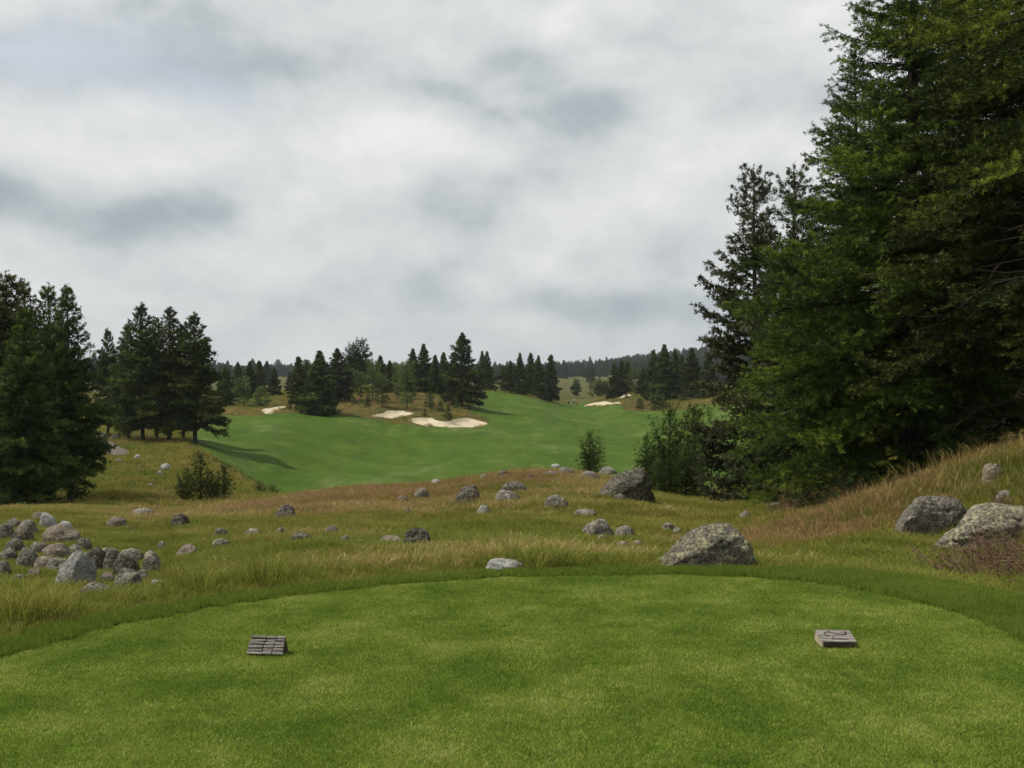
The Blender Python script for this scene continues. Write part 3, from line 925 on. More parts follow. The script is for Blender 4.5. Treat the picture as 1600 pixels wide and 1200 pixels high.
MIDT = [
    (352, 574, 190, 'B', 1.2, 'dark fir peeping out just right of the left clump'),
    (372, 566, 235, 'A', .9, 'dark fir far behind the left clump, beside its right edge'),
    (391, 565, 216, 'A', .9, 'dark fir left of the gap with the distant meadow'),
    (405, 564, 258, 'B', 1.0, 'dark narrow fir directly left of the gap with the distant meadow'),
    (428, 574, 226, 'A', .95, 'grey green fir standing at the gap, above the small sand bunker'),
    (380, 592, 188, 'Y', 1.1, 'small light green pine at the left, above rough grass'),
    (407, 606, 186, 'S', 1.4, 'low round bush left of the small sand bunker'),
    (452, 581, 275, 'B', 1.0, 'distant fir right of the meadow gap'),
    (466, 558, 186, 'B', .95, 'slender fir on the left of the large dark fir'),
    (480, 563, 245, 'A', .8, 'distant fir between the slender fir and the large dark fir'),
    (498, 549, 173, 'A', 1.15, 'large dark fir at the fairway edge, trunk base on the mown grass'),
    (527, 545, 195, 'C', 1.05, 'dark fir right of the large fairway edge fir'),
    (551, 542, 216, 'R', .75, 'left half of the round topped dark pine pair'),
    (564, 535, 217, 'R', .8, 'tall round topped dark pine, highest left of centre'),
    (546, 578, 197, 'Y', 1.0, 'yellowish young pine before the round topped pair, left one'),
    (563, 583, 199, 'Y', .9, 'yellowish young pine before the round topped pair, right one'),
    (582, 566, 197, 'Y', .8, 'light green young pine on a thin stem, left of the bunker trees'),
    (594, 556, 213, 'B', .9, 'narrow fir above the thin stemmed young pine'),
    (598, 588, 190, 'Y', 1.05, 'small young pine on a bare stem above the small bunker'),
    (609, 564, 215, 'B', 1.0, 'mid green fir behind the small bunker'),
    (622, 572, 200, 'Y', .85, 'light green young pine straight above the small bunker'),
    (636, 568, 189, 'Y', .8, 'tall light green young pine nearest the gap between both bunkers'),
    (645, 545, 215, 'A', .9, 'pointed fir left of the twin pointed fir above the bunkers'),
    (661, 538, 214, 'A', .95, 'taller pointed fir above the left end of the large bunker'),
    (680, 555, 211, 'B', .8, 'slim fir with bare trunk above the middle of the large bunker'),
    (693, 551, 216, 'B', .85, 'slim fir next to the tallest fir of the centre'),
    (706, 562, 222, 'A', .8, 'fir half hidden on the left behind the tallest centre fir'),
    (722, 521, 200, 'C', 1.0, 'tallest ragged fir in the centre, standing above the large bunker'),
    (753, 549, 264, 'A', .75, 'left one of the pair of firs right of the tallest centre fir'),
    (761, 549, 263, 'A', .8, 'right one of the pair of firs right of the tallest centre fir'),
    (786, 573, 285, 'R', 1.0, 'low dark tree in the dip beside the fir pair, left one'),
    (797, 564, 278, 'A', 1.0, 'low dark tree in the dip beside the fir pair, right one'),
    (813, 552, 260, 'A', .75, 'leftmost fir of the dark row at the fairway crest'),
    (829, 552, 274, 'B', .8, 'second fir of the dark row at the fairway crest'),
    (842, 556, 270, 'A', .75, 'third fir of the dark row at the fairway crest'),
    (861, 555, 276, 'B', .85, 'rightmost pointed fir of the dark row at the fairway crest'),
    (900, 594, 330, 'R', .95, 'small round tree above the far golfer'),
    (925, 597, 318, 'Y', 1.0, 'small pale pine right of the far golfer'),
    (936, 594, 300, 'R', .9, 'low dark tree left of the right hand firs'),
    (946, 596, 296, 'R', .9, 'low dark tree directly behind the far sand strip'),
    (960, 567, 264, 'A', .8, 'first mid green fir behind the right sand strips'),
    (972, 564, 268, 'B', .85, 'second mid green fir behind the right sand strips'),
    (981, 565, 274, 'B', .85, 'third mid green fir behind the right sand strips'),
    (991, 579, 262, 'Y', 1.1, 'shorter light green tree right of the far sand strip'),
    (1004, 574, 258, 'A', 1.0, 'fir left of the two tall right hand firs'),
    (1021, 547, 242, 'A', .75, 'dark fir touching the tallest right hand fir on its left'),
    (1037, 539, 232, 'A', .95, 'tallest fir of the right hand middle distance'),
    (1055, 549, 246, 'B', .95, 'fir behind and right of the tallest right hand fir'),
    (1065, 556, 250, 'B', .8, 'slim fir between the two tallest right hand firs'),
    (1082, 544, 230, 'A', .95, 'second tall dark fir, left of the near ragged pine'),
    (1108, 552, 225, 'A', .95, 'dark fir mostly hidden by the near ragged pine'),
    (1030, 610, 216, 'S', 1.2, 'low bush at the foot of the tallest right hand fir'),
    (1070, 611, 221, 'S', 1.3, 'round bush on the tan slope right of the tallest fir'),
    (978, 615, 250, 'S', 1.1, 'small dark bush at the end of the far sand strip'),
    (1000, 623, 228, 'S', 1.2, 'tiny bush alone on the tan slope'),
    (452, 626, 178, 'S', .75, 'little upright fir right of the small sand bunker'),
    (463, 631, 177, 'S', .7, 'smaller upright fir beside the little one at the sand bunker'),
    (478, 632, 176, 'S', 1.0, 'low bush at the foot of the large fairway edge fir'),
    (553, 620, 190, 'S', .9, 'low green bush under the round topped pair'),
    (574, 619, 187, 'S', .75, 'narrow young fir left of the small sand bunker'),
    (671, 613, 192, 'S', 1.0, 'bush above the left part of the large bunker'),
    (688, 627, 187, 'S', 1.0, 'low bush above the middle of the large bunker'),
    (700, 633, 179, 'S', .8, 'dark little fir on the lip of the large bunker'),
    (664, 639, 181, 'S', .8, 'tiny shrub just above the left lobe of the large bunker'),
    (713, 625, 195, 'S', .9, 'low bush left of the tallest centre fir trunk'),
]
for px, top, d, pr, wd, lab in MIDT:
    me, hm = P_[pr]
    mt = {'Y': M_YOUNG, 'S': M_YOUNG if px % 2 else M_FIR}.get(pr, M_FIR)
    small = pr == 'S'
    plant(me, hm, px, top, d, lab, mt, wd, cat='bush' if 'bush' in lab or 'shrub' in lab else ('pine tree' if pr in 'RY' else 'fir tree'), group=G4,
          name='bush' if 'bush' in lab or 'shrub' in lab else ('pine_tree' if pr in 'RY' else 'fir_tree'))

# --- junipers and young firs in the meadow
junA = conifer(41, 3.4, 1.0, h0=0.02, whorl=0.20, per=7, twig=0.13, tuft=0.10, blade=0.105, bw=0.022, K=9, profile=lambda t: (1 - t) ** 0.7 * (0.8 + 0.2 * min(1, t * 4)), droop=-0.25, up=0.75, gap=0.16, ragged=0.42, tip=0.12, rise=(5, 50), fullness=0.3)
junB = conifer(42, 3.0, 0.62, h0=0.02, whorl=0.20, per=6, twig=0.13, tuft=0.10, blade=0.105, bw=0.022, K=9, profile=col_prof, droop=-0.25, up=0.75, gap=0.14, ragged=0.4, tip=0.12, rise=(10, 55), fullness=0.3)
G5 = 'junipers and young firs in the meadow'
for px, top, d, pr, hm, wd, lab, cat in (
        (1047, 643, 40.5, junA, 3.4, 1.0, 'tallest juniper behind the dark meadow boulder', 'juniper'),
        (1086, 642, 42, junB, 3.0, 1.15, 'slender pointed juniper right of the tallest one', 'juniper'),
        (1010, 684, 41.5, junA, 3.4, 0.85, 'lower juniper leaning over the dark meadow boulder', 'juniper'),
        (1072, 700, 39, junA, 3.4, 1.2, 'broad low juniper between the two tall ones', 'juniper'),
        (1030, 720, 39.4, junA, 3.4, 1.1, 'lowest juniper, right against the dark meadow boulder', 'juniper'),
        (921, 679, 50, junA, 3.4, 1.0, 'small lone fir standing against the fairway', 'fir tree'),
        (313, 711, 57, junB, 3.0, 1.1, 'pointed young fir in the left thicket below the mound', 'fir tree'),
        (292, 735, 56, junA, 3.4, 1.0, 'bushy young fir at the left of the thicket', 'fir tree'),
        (330, 738, 57.5, junA, 3.4, 0.95, 'bushy young fir in the middle of the thicket', 'fir tree'),
        (350, 730, 58, junB, 3.0, 1.3, 'upright young fir at the right of the thicket', 'fir tree'),
        (176, 776, 50, junA, 3.4, 1.6, 'small dark bush alone on the left mound', 'bush'),
        (405, 752, 72, junA, 3.4, 1.7, 'low bush on the right shoulder of the left mound', 'bush'),
        (425, 757, 76, junA, 3.4, 1.9, 'lower bush where the left mound meets the fairway', 'bush'),
        (1138, 735, 37, junA, 3.4, 0.9, 'shrub under the boughs of the ragged right pine', 'shrub'),
        (1205, 742, 31, junA, 3.4, 1.0, 'leafy shrub at the foot of the right firs', 'shrub')):
    plant(pr, hm, px, top, d, lab, M_YOUNG if px in (405, 425, 1205) else M_FIR, wd, cat=cat, group=G5, name={'fir tree': 'fir_tree'}.get(cat, cat))

# ------------------------------------------------------------------ scattered masses (grass, far wood)
def scatter(name, xyz, rz, sc, idx, protos, label, cat, tilt=None):
    """one object: copies of a few small meshes spread over the given points"""
    col = bpy.data.collections.new(name + '_kinds')
    for i, me in enumerate(protos):
        o = bpy.data.objects.new('%s_kind_%02d' % (name, i), me)
        col.objects.link(o)
    me = bpy.data.meshes.new(name)
    me.vertices.add(len(xyz))
    me.vertices.foreach_set('co', np.asarray(xyz, np.float32).ravel())
    for k, v, ty in (('rz', rz, 'FLOAT'), ('sc', sc, 'FLOAT'), ('pick', idx, 'INT')):
        a = me.attributes.new(k, ty, 'POINT')
        a.data.foreach_set('value', np.asarray(v, np.float32 if ty == 'FLOAT' else np.int32))
    o = link(name, me)
    ng = bpy.data.node_groups.new(name, 'GeometryNodeTree')
    ng.interface.new_socket('Geometry', in_out='INPUT', socket_type='NodeSocketGeometry')
    ng.interface.new_socket('Geometry', in_out='OUTPUT', socket_type='NodeSocketGeometry')
    N = ng.nodes; L = ng.links
    gi = N.new('NodeGroupInput'); go = N.new('NodeGroupOutput')
    ci = N.new('GeometryNodeCollectionInfo')
    ci.inputs['Collection'].default_value = col
    ci.inputs['Separate Children'].default_value = True
    ci.inputs['Reset Children'].default_value = True
    ip = N.new('GeometryNodeInstanceOnPoints')
    ip.inputs['Pick Instance'].default_value = True
    def na(nm, ty):
        n_ = N.new('GeometryNodeInputNamedAttribute'); n_.data_type = ty
        n_.inputs[0].default_value = nm
        return n_.outputs[0]
    cb = N.new('ShaderNodeCombineXYZ')
    L.new(na('rz', 'FLOAT'), cb.inputs[2])
    er = N.new('FunctionNodeEulerToRotation')
    L.new(cb.outputs[0], er.inputs[0])
    L.new(gi.outputs[0], ip.inputs['Points'])
    L.new(ci.outputs[0], ip.inputs['Instance'])
    L.new(na('pick', 'INT'), ip.inputs['Instance Index'])
    L.new(er.outputs[0], ip.inputs['Rotation'])
    L.new(na('sc', 'FLOAT'), ip.inputs['Scale'])
    L.new(ip.outputs[0], go.inputs[0])
    md = o.modifiers.new('scatter', 'NODES')
    md.node_group = ng
    tag(o, label, cat, kind='stuff')
    return o


def clump(seed, n, h, spread, wid, lean, mat, curl=0.5, head=0.0, hvar=0.35, tint0=0.5, tvar=0.2):
    """a tuft of bent blades; head > 0 widens the tip into a seed head"""
    rng = np.random.default_rng(seed)
    r = spread * np.sqrt(rng.random(n)); a = rng.uniform(0, 6.283, n)
    bx, by = r * np.cos(a), r * np.sin(a)
    hh = h * np.clip(rng.normal(1, hvar, n), 0.3, 1.8)
    la = a + rng.normal(0, 0.9, n)
    ln = lean * rng.uniform(0.2, 1.3, n) * hh
    dx, dy = np.cos(la), np.sin(la)
    fa = rng.uniform(0, 6.283, n)
    sx, sy = np.cos(fa), np.sin(fa)
    w2 = wid * rng.uniform(0.6, 1.3, n) / 2
    def ring(f, g, wf):
        X = bx + dx * ln * g; Y = by + dy * ln * g; Z = hh * f
        return np.stack([np.stack([X - sx * w2 * wf, Y - sy * w2 * wf, Z], 1), np.stack([X + sx * w2 * wf, Y + sy * w2 * wf, Z], 1)], 1)
    if head:
        rows = [ring(-0.05, 0, 1.0), ring(0.62, 0.40, 0.55), ring(0.80, 0.68, head), ring(1 - 0.10 * curl, 1.0, 0.3)]
    else:
        rows = [ring(-0.05, 0, 1.0), ring(0.55, 0.30, 0.85), ring(1 - 0.15 * curl, 1.0, 0.12)]
    k = len(rows)
    V = np.concatenate(rows, 1).reshape(-1, 3)
    base_ = np.arange(n)[:, None] * (2 * k)
    F = np.concatenate([base_ + np.array([[2 * i, 2 * i + 1, 2 * i + 3, 2 * i + 2]]) for i in range(k - 1)])
    t = np.repeat(np.clip(rng.normal(tint0, tvar, n), 0, 1), 2 * k)
    return mesh_np('blades', V, F, {'tint': t}, mat=mat)


def wedge_points(n, d0, d1, half_deg, power=1.0, rng=RNG):
    """random points in the sector the photograph sees (and a little to either side), closer together nearby"""
    u = rng.random(n)
    d = (d0 ** (2 - power) + u * (d1 ** (2 - power) - d0 ** (2 - power))) ** (1 / (2 - power)) if power != 2 else d0 * (d1 / d0) ** u
    a = np.radians(rng.uniform(-half_deg, half_deg, n))
    return d * np.sin(a), d * np.cos(a)


# ------------------------------------------------------------------ boulders
def ico(sub):
    bm = bmesh.new()
    bmesh.ops.create_icosphere(bm, subdivisions=sub, radius=1.0)
    v = np.array([x.co[:] for x in bm.verts]); f = np.array([[q.index for q in p.verts] for p in bm.faces])
    bm.free()
    return v, f


ICO = {3: ico(3), 4: ico(4), 5: ico(5)}
ROCK_XY = []


def rock(px, base, wpx, hpx, kind, label, tilt=0.0, boxy=0.0, dmin=8.0, group='boulders in the meadow', seed=None, deep=0.8, raise_=0.0, prof=None, grow=1.0):
    x, y = hit(px, base, dmin, 130)
    sx = wpx * 1.06 * grow / FPX * y; sz = hpx * grow / FPX * y
    sub = 5 if wpx > 70 else (4 if wpx > 28 else 3)
    v, f = ICO[sub]
    v = v.copy()
    sd = seed if seed is not None else int(px * 7 + base * 13) % 99991
    rng = np.random.default_rng(sd)
    if boxy:
        v = np.sign(v) * np.abs(v) ** (1 - 0.68 * boxy)
        v /= np.abs(v).max()
    off = rng.uniform(-50, 50, 3)
    for _ in range(4 if boxy else 7):                   # broken faces
        nrm = rng.normal(0, 1, 3); nrm /= np.linalg.norm(nrm)
        dcut = rng.uniform(0.74, 0.98)
        over = np.maximum(v @ nrm - dcut, 0)
        v -= over[:, None] * nrm * 0.7
    nr = v / np.linalg.norm(v, axis=1)[:, None]
    amp = 0.06 if boxy > 0.6 else 0.15
    v = v * (1 + amp * fbm(v * 1.3 + off, 1, 3) + 0.045 * fbm(v * 4.5 + off, 2, 3))[:, None]
    if sub >= 4:
        v = v + nr * (0.035 * fbm(v * 9 + off, 3, 3))[:, None]
    if sub == 5:
        crack = np.abs(fbm(v * 1.7 + off + 9, 5, 3))
        v = v - nr * (0.07 * np.exp(-(crack / 0.05) ** 2))[:, None]
        v = v + nr * (0.008 * fbm(v * 40 + off, 6, 2))[:, None]
    v /= np.maximum(np.abs(v).max(0), 0.3)
    a = 0.0 if prof is not None else rng.uniform(-0.5, 0.5)
    if tilt:
        ct, st = math.cos(tilt), math.sin(tilt)
        v = v * np.array([1.25, 1, 0.8])
        v[:, [0, 2]] = np.stack([v[:, 0] * ct - v[:, 2] * st, v[:, 0] * st + v[:, 2] * ct], 1)
        v /= np.abs(v).max(0)
    ca, sa = math.cos(a), math.sin(a)
    v[:, [0, 1]] = np.stack([v[:, 0] * ca - v[:, 1] * sa, v[:, 0] * sa + v[:, 1] * ca], 1)
    v[:, 0] /= np.abs(v[:, 0]).max()
    v[:, 2] /= v[:, 2].max()
    if prof is not None:
        sx *= 1.12
    if prof is not None:
        k_ = np.interp(v[:, 0], np.linspace(-1, 1, len(prof)), prof)
        v[:, 2] = np.where(v[:, 2] > -0.3, -0.3 + (v[:, 2] + 0.3) * k_, v[:, 2])
    hz = sz * 1.0
    v = v * np.array([sx / 2, sx / 2 * deep, hz])
    me = mesh_np('boulder', v, f, smooth=True, mat=M_RK[kind])
    yy = y + sx * 0.25 * deep
    g = H1(x, yy)
    o = link('boulder', me, loc=(x * yy / y, yy, max(g, H1(x, y)) + sz - hz + raise_ + (0.02 if y < 50 else 0.0)))
    tag(o, label, 'boulder', group)
    ROCK_XY.append((x * yy / y, yy, sx / 2))
    return o


GP = 'boulders of the pile on the left'
for r in [
    (119, 914, 50, 42, 'p', 'largest pale grey boulder leaning left in the left rock pile', 0.75),
    (176, 895, 23, 30, 'g', 'upright narrow grey boulder right of the dark one in the left pile'),
    (205, 878, 32, 15, 'g', 'flat grey boulder lying behind the banded one in the left pile'),
    (197, 898, 36, 27, 'd', 'broad dark boulder with a pale top, right part of the left pile'),
    (236, 895, 26, 26, 'g', 'pointed boulder standing alone at the right end of the left pile'),
    (200, 923, 35, 26, 'g', 'flat topped boulder lying below the right part of the left pile'),
    (148, 891, 32, 28, 'd', 'nearly black boulder behind the largest pale one'),
    (91, 896, 32, 18, 'g', 'low grey boulder touching the largest pale one on its left'),
    (70, 894, 26, 18, 't', 'brownish boulder second left of the largest pale one'),
    (44, 887, 28, 24, 'g', 'rounded grey boulder at the left of the left pile'),
    (89, 872, 36, 17, 't', 'flat tan boulder above the low grey ones in the left pile'),
    (95, 847, 48, 21, 't', 'wide pinkish flat boulder in the upper part of the left pile'),
    (102, 830, 19, 12, 'p', 'small whitish boulder above the wide pinkish one'),
    (77, 826, 24, 20, 'p', 'pale tilted boulder topmost in the left pile', -0.5),
    (36, 847, 30, 19, 'd', 'dark boulder left of the wide pinkish one'),
    (8, 844, 24, 20, 'g', 'grey boulder cut by the left edge, upper one'),
    (43, 833, 26, 16, 'g', 'grey brown boulder above the dark one near the left edge'),
    (24, 862, 28, 15, 'd', 'low dark boulder near the left edge, between two rounded ones'),
    (5, 898, 18, 15, 'g', 'grey boulder cut by the left edge, lower one'),
    (53, 902, 18, 9, 't', 'tiny flat stone below the rounded grey boulder on the left'),
    (118, 869, 20, 13, 'g', 'small grey stone right of the flat tan boulder in the left pile'),
    (248, 922, 23, 10, 'p', 'small pale stone in the grass right of the flat topped boulder'),
    (82, 943, 22, 12, 'g', 'grey stone sunk in tall grass near the lower left'),
    (130, 858, 22, 13, 'd', 'dark stone between the wide pinkish boulder and the nearly black one'),
    (164, 872, 20, 12, 'g', 'small grey stone on the upper rim of the left pile'),
    (60, 866, 24, 14, 'g', 'grey stone below the dark boulder near the left edge'),
    (14, 876, 24, 15, 'd', 'dark rounded stone near the left edge, mid height of the pile'),
    (112, 890, 20, 14, 'd', 'dark stone wedged behind the largest pale boulder'),
    (222, 908, 20, 12, 'g', 'low stone below the pointed boulder of the left pile'),
    (168, 912, 20, 12, 't', 'brownish stone between the largest pale boulder and the flat topped one'),
    (28, 912, 20, 10, 'g', 'flat grey stone low in the grass near the left edge'),
    (20, 826, 20, 12, 'g', 'topmost grey stone near the left edge'),
    (60, 812, 16, 9, 't', 'small tan stone on the brow above the left pile'),
    (149, 953, 42, 19, 'g', 'half buried grey boulder just outside the tee edge on the left'),
]:
    rock(r[0], r[1], r[2], r[3], r[4], r[5], tilt=r[6] if len(r) > 6 else 0.0, group=GP, grow=1.22)
for r in [
    (223, 806, 34, 11, 'g', 'low flat boulder below the left mound, above the rock pile'),
    (183, 821, 32, 12, 't', 'flat tan boulder in straw coloured grass above the rock pile'),
    (282, 824, 31, 20, 'd', 'dark round boulder in straw coloured grass right of the rock pile'),
    (294, 874, 37, 21, 't', 'pinkish boulder in green grass right of the rock pile'),
    (254, 860, 15, 12, 'g', 'small stone between the rock pile and the pinkish boulder'),
    (345, 841, 25, 14, 'd', 'dark stone above a flat pale one, left meadow'),
    (346, 857, 32, 13, 'g', 'flat pale boulder below a dark stone, left meadow'),
    (395, 840, 29, 12, 'g', 'grey low boulder in green tufts left of the dark crest boulder'),
    (447, 812, 34, 22, 'd', 'blackish boulder alone in the left centre of the meadow'),
    (439, 840, 18, 14, 'd', 'small dark boulder straight below the blackish lone one'),
    (471, 849, 33, 16, 'd', 'dark earth coloured boulder right of the small dark one'),
    (519, 837, 22, 13, 'g', 'grey stone of the loose row left of the big dark boulder, upper'),
    (539, 852, 17, 14, 'g', 'grey stone of the loose row left of the big dark boulder, lower'),
    (563, 852, 12, 7, 't', 'tiny tan stone just left of the big dark boulder group'),
    (650, 857, 47, 30, 'd', 'big dark speckled boulder in the centre of the meadow'),
    (614, 854, 42, 15, 't', 'flat tan slab lying left against the big dark speckled boulder'),
    (659, 781, 24, 18, 'g', 'round grey boulder near the crest, left of the double one'),
    (628, 784, 17, 8, 't', 'small flat stone left of the round grey crest boulder'),
    (637, 804, 11, 8, 'g', 'tiny grey stone below the round grey crest boulder'),
    (731, 786, 44, 21, 'd', 'front one of the double humped boulders near the crest'),
    (734, 772, 33, 13, 'd', 'dark rear one of the double humped boulders near the crest'),
    (755, 805, 22, 14, 'p', 'pale stone below the double humped boulders'),
    (804, 771, 44, 16, 'd', 'long dark boulder behind a paler one, right of the double humps'),
    (793, 786, 40, 19, 'g', 'pale topped boulder before the long dark one near the crest'),
    (870, 794, 39, 18, 'g', 'wide grey boulder in tan grass between crest and centre'),
    (681, 757, 17, 8, 'p', 'small pale stone on the skyline of the meadow, leftmost'),
    (757, 749, 15, 8, 'g', 'small grey stone on the meadow crest above the double humps'),
    (786, 745, 21, 9, 'd', 'dark low boulder on the meadow crest, left of centre'),
    (829, 748, 10, 8, 'd', 'tiny dark stone on the meadow crest, alone'),
    (860, 744, 26, 7, 'g', 'long flat stone on the meadow crest, left of a taller one'),
    (884, 742, 28, 11, 'g', 'grey boulder on the meadow crest left of the lone small fir'),
    (868, 731, 15, 6, 'p', 'pale stone at the very top of the crest'),
    (787, 893, 60, 14, 'p', 'pale flat boulder just beyond the tee edge, centre'),
    (922, 750, 30, 13, 'g', 'grey boulder below the lone small fir'),
    (949, 742, 30, 13, 'g', 'boulder between the lone small fir and the dark large boulder'),
    (925, 729, 10, 7, 'p', 'tiny pale stone at the foot of the lone small fir'),
    (915, 807, 38, 10, 'g', 'flat grey slab in tan grass below the dark large boulder'),
    (934, 841, 46, 27, 'g', 'pointed grey boulder, left one of a pair right of centre'),
    (976, 844, 35, 20, 'g', 'low pale boulder, right one of a pair right of centre'),
    (941, 847, 15, 10, 't', 'small stone in front of the pair of boulders right of centre'),
    (973, 861, 20, 13, 't', 'light tan stone below the pair right of centre'),
    (995, 856, 16, 10, 't', 'dull tan stone right of the light tan one'),
    (1032, 823, 11, 8, 'g', 'first and smallest of three stones in a row behind the long boulder'),
    (1044, 831, 20, 13, 'g', 'largest of three stones in a row behind the long boulder'),
    (1058, 836, 16, 10, 'g', 'last of three stones in a row behind the long boulder'),
    (1213, 797, 21, 11, 'g', 'grey stone under the bright boughs of the right firs'),
    (1205, 762, 26, 13, 'd', 'dark stone deep under the right firs'),
    (1046, 798, 23, 7, 'g', 'flat stone in front of the junipers'),
    (1165, 813, 21, 14, 'g', 'stone in tan grass between the junipers and the long boulder'),
    (936, 866, 21, 9, 'g', 'low grey stone sunk in grass beyond the tee edge'),
    (1298, 844, 18, 9, 'p', 'small whitish stone in russet grass on the right bank'),
    (1375, 832, 10, 7, 't', 'tiny pinkish stone left of the squared boulder'),
]:
    rock(*r)
rock(975, 783, 92, 50, 'd', 'large dark boulder with a sheer front, beside the junipers', 0.0, 0.5, seed=5, prof=(.30, .62, .82, .95, 1.0, 1.02, .9))
rock(967, 782, 19, 9, 'g', 'little stone lying before the large dark boulder', dmin=8)
rock(1100, 886, 146, 60, 'y', 'long yellow lichened boulder rising to the right beyond the tee', 0.0, 0.3, deep=0.6, seed=12, prof=(.40, .55, .72, .88, 1.0, 1.05, 1.08, 1.0))
rock(1450, 836, 92, 58, 'g', 'squared grey boulder with a flat top on the right bank', 0.0, 0.8, prof=(1.0, 1.0, 1.0, 1.03, 1.05), group='boulders on the right bank', deep=0.7)
rock(1560, 846, 185, 54, 'y', 'largest rounded lichened boulder cut by the right edge', 0.0, 0.35, group='boulders on the right bank', deep=0.6, prof=(.3, .75, .98, 1.05, 1.0, .95, .9))
rock(1550, 754, 32, 28, 't', 'upright pale boulder high on the right bank', 0.0, 0.3, group='boulders on the right bank')
rock(1568, 785, 26, 17, 'p', 'small whitish boulder above the largest rounded one', 0.4, group='boulders on the right bank')
for px, py, w_, h_, k_, lab in ((215, 718, 11, 6, 'p', 'small pale stone on top of the left mound'), (258, 734, 15, 8, 'p', 'larger pale stone on the slope of the left mound'),
                                (186, 723, 10, 5, 'g', 'grey stone on top of the left mound near the dark boughs'), (250, 742, 8, 4, 'p', 'tiny pale stone just below the larger one on the mound'),
                                (236, 762, 9, 4, 'g', 'tiny grey stone low on the left mound'),
                                (163, 684, 11, 7, 'p', 'pale stone beside the gravel path, left one'), (181, 687, 14, 8, 'g', 'grey stone beside the gravel path, right one')):
    rock(px, py, w_, h_, k_, lab, dmin=52, group='stones on the left mound', raise_=0.1)

# ------------------------------------------------------------------ grass
RK = np.array(ROCK_XY)


def rock_clear(x, y, extra=0.10):
    k = np.ones(len(x), bool)
    for rx_, ry_, rr in RK:
        near = np.abs(y - ry_) < rr + 2.5
        if near.any():
            dx = np.abs(x - rx_); dy = ry_ - y
            k &= ~((np.hypot(dx, dy) < rr * 0.72) | ((dx < rr * 0.6) & (dy > 0) & (dy < rr * 0.9 + 0.008 * ry_)))
    return k


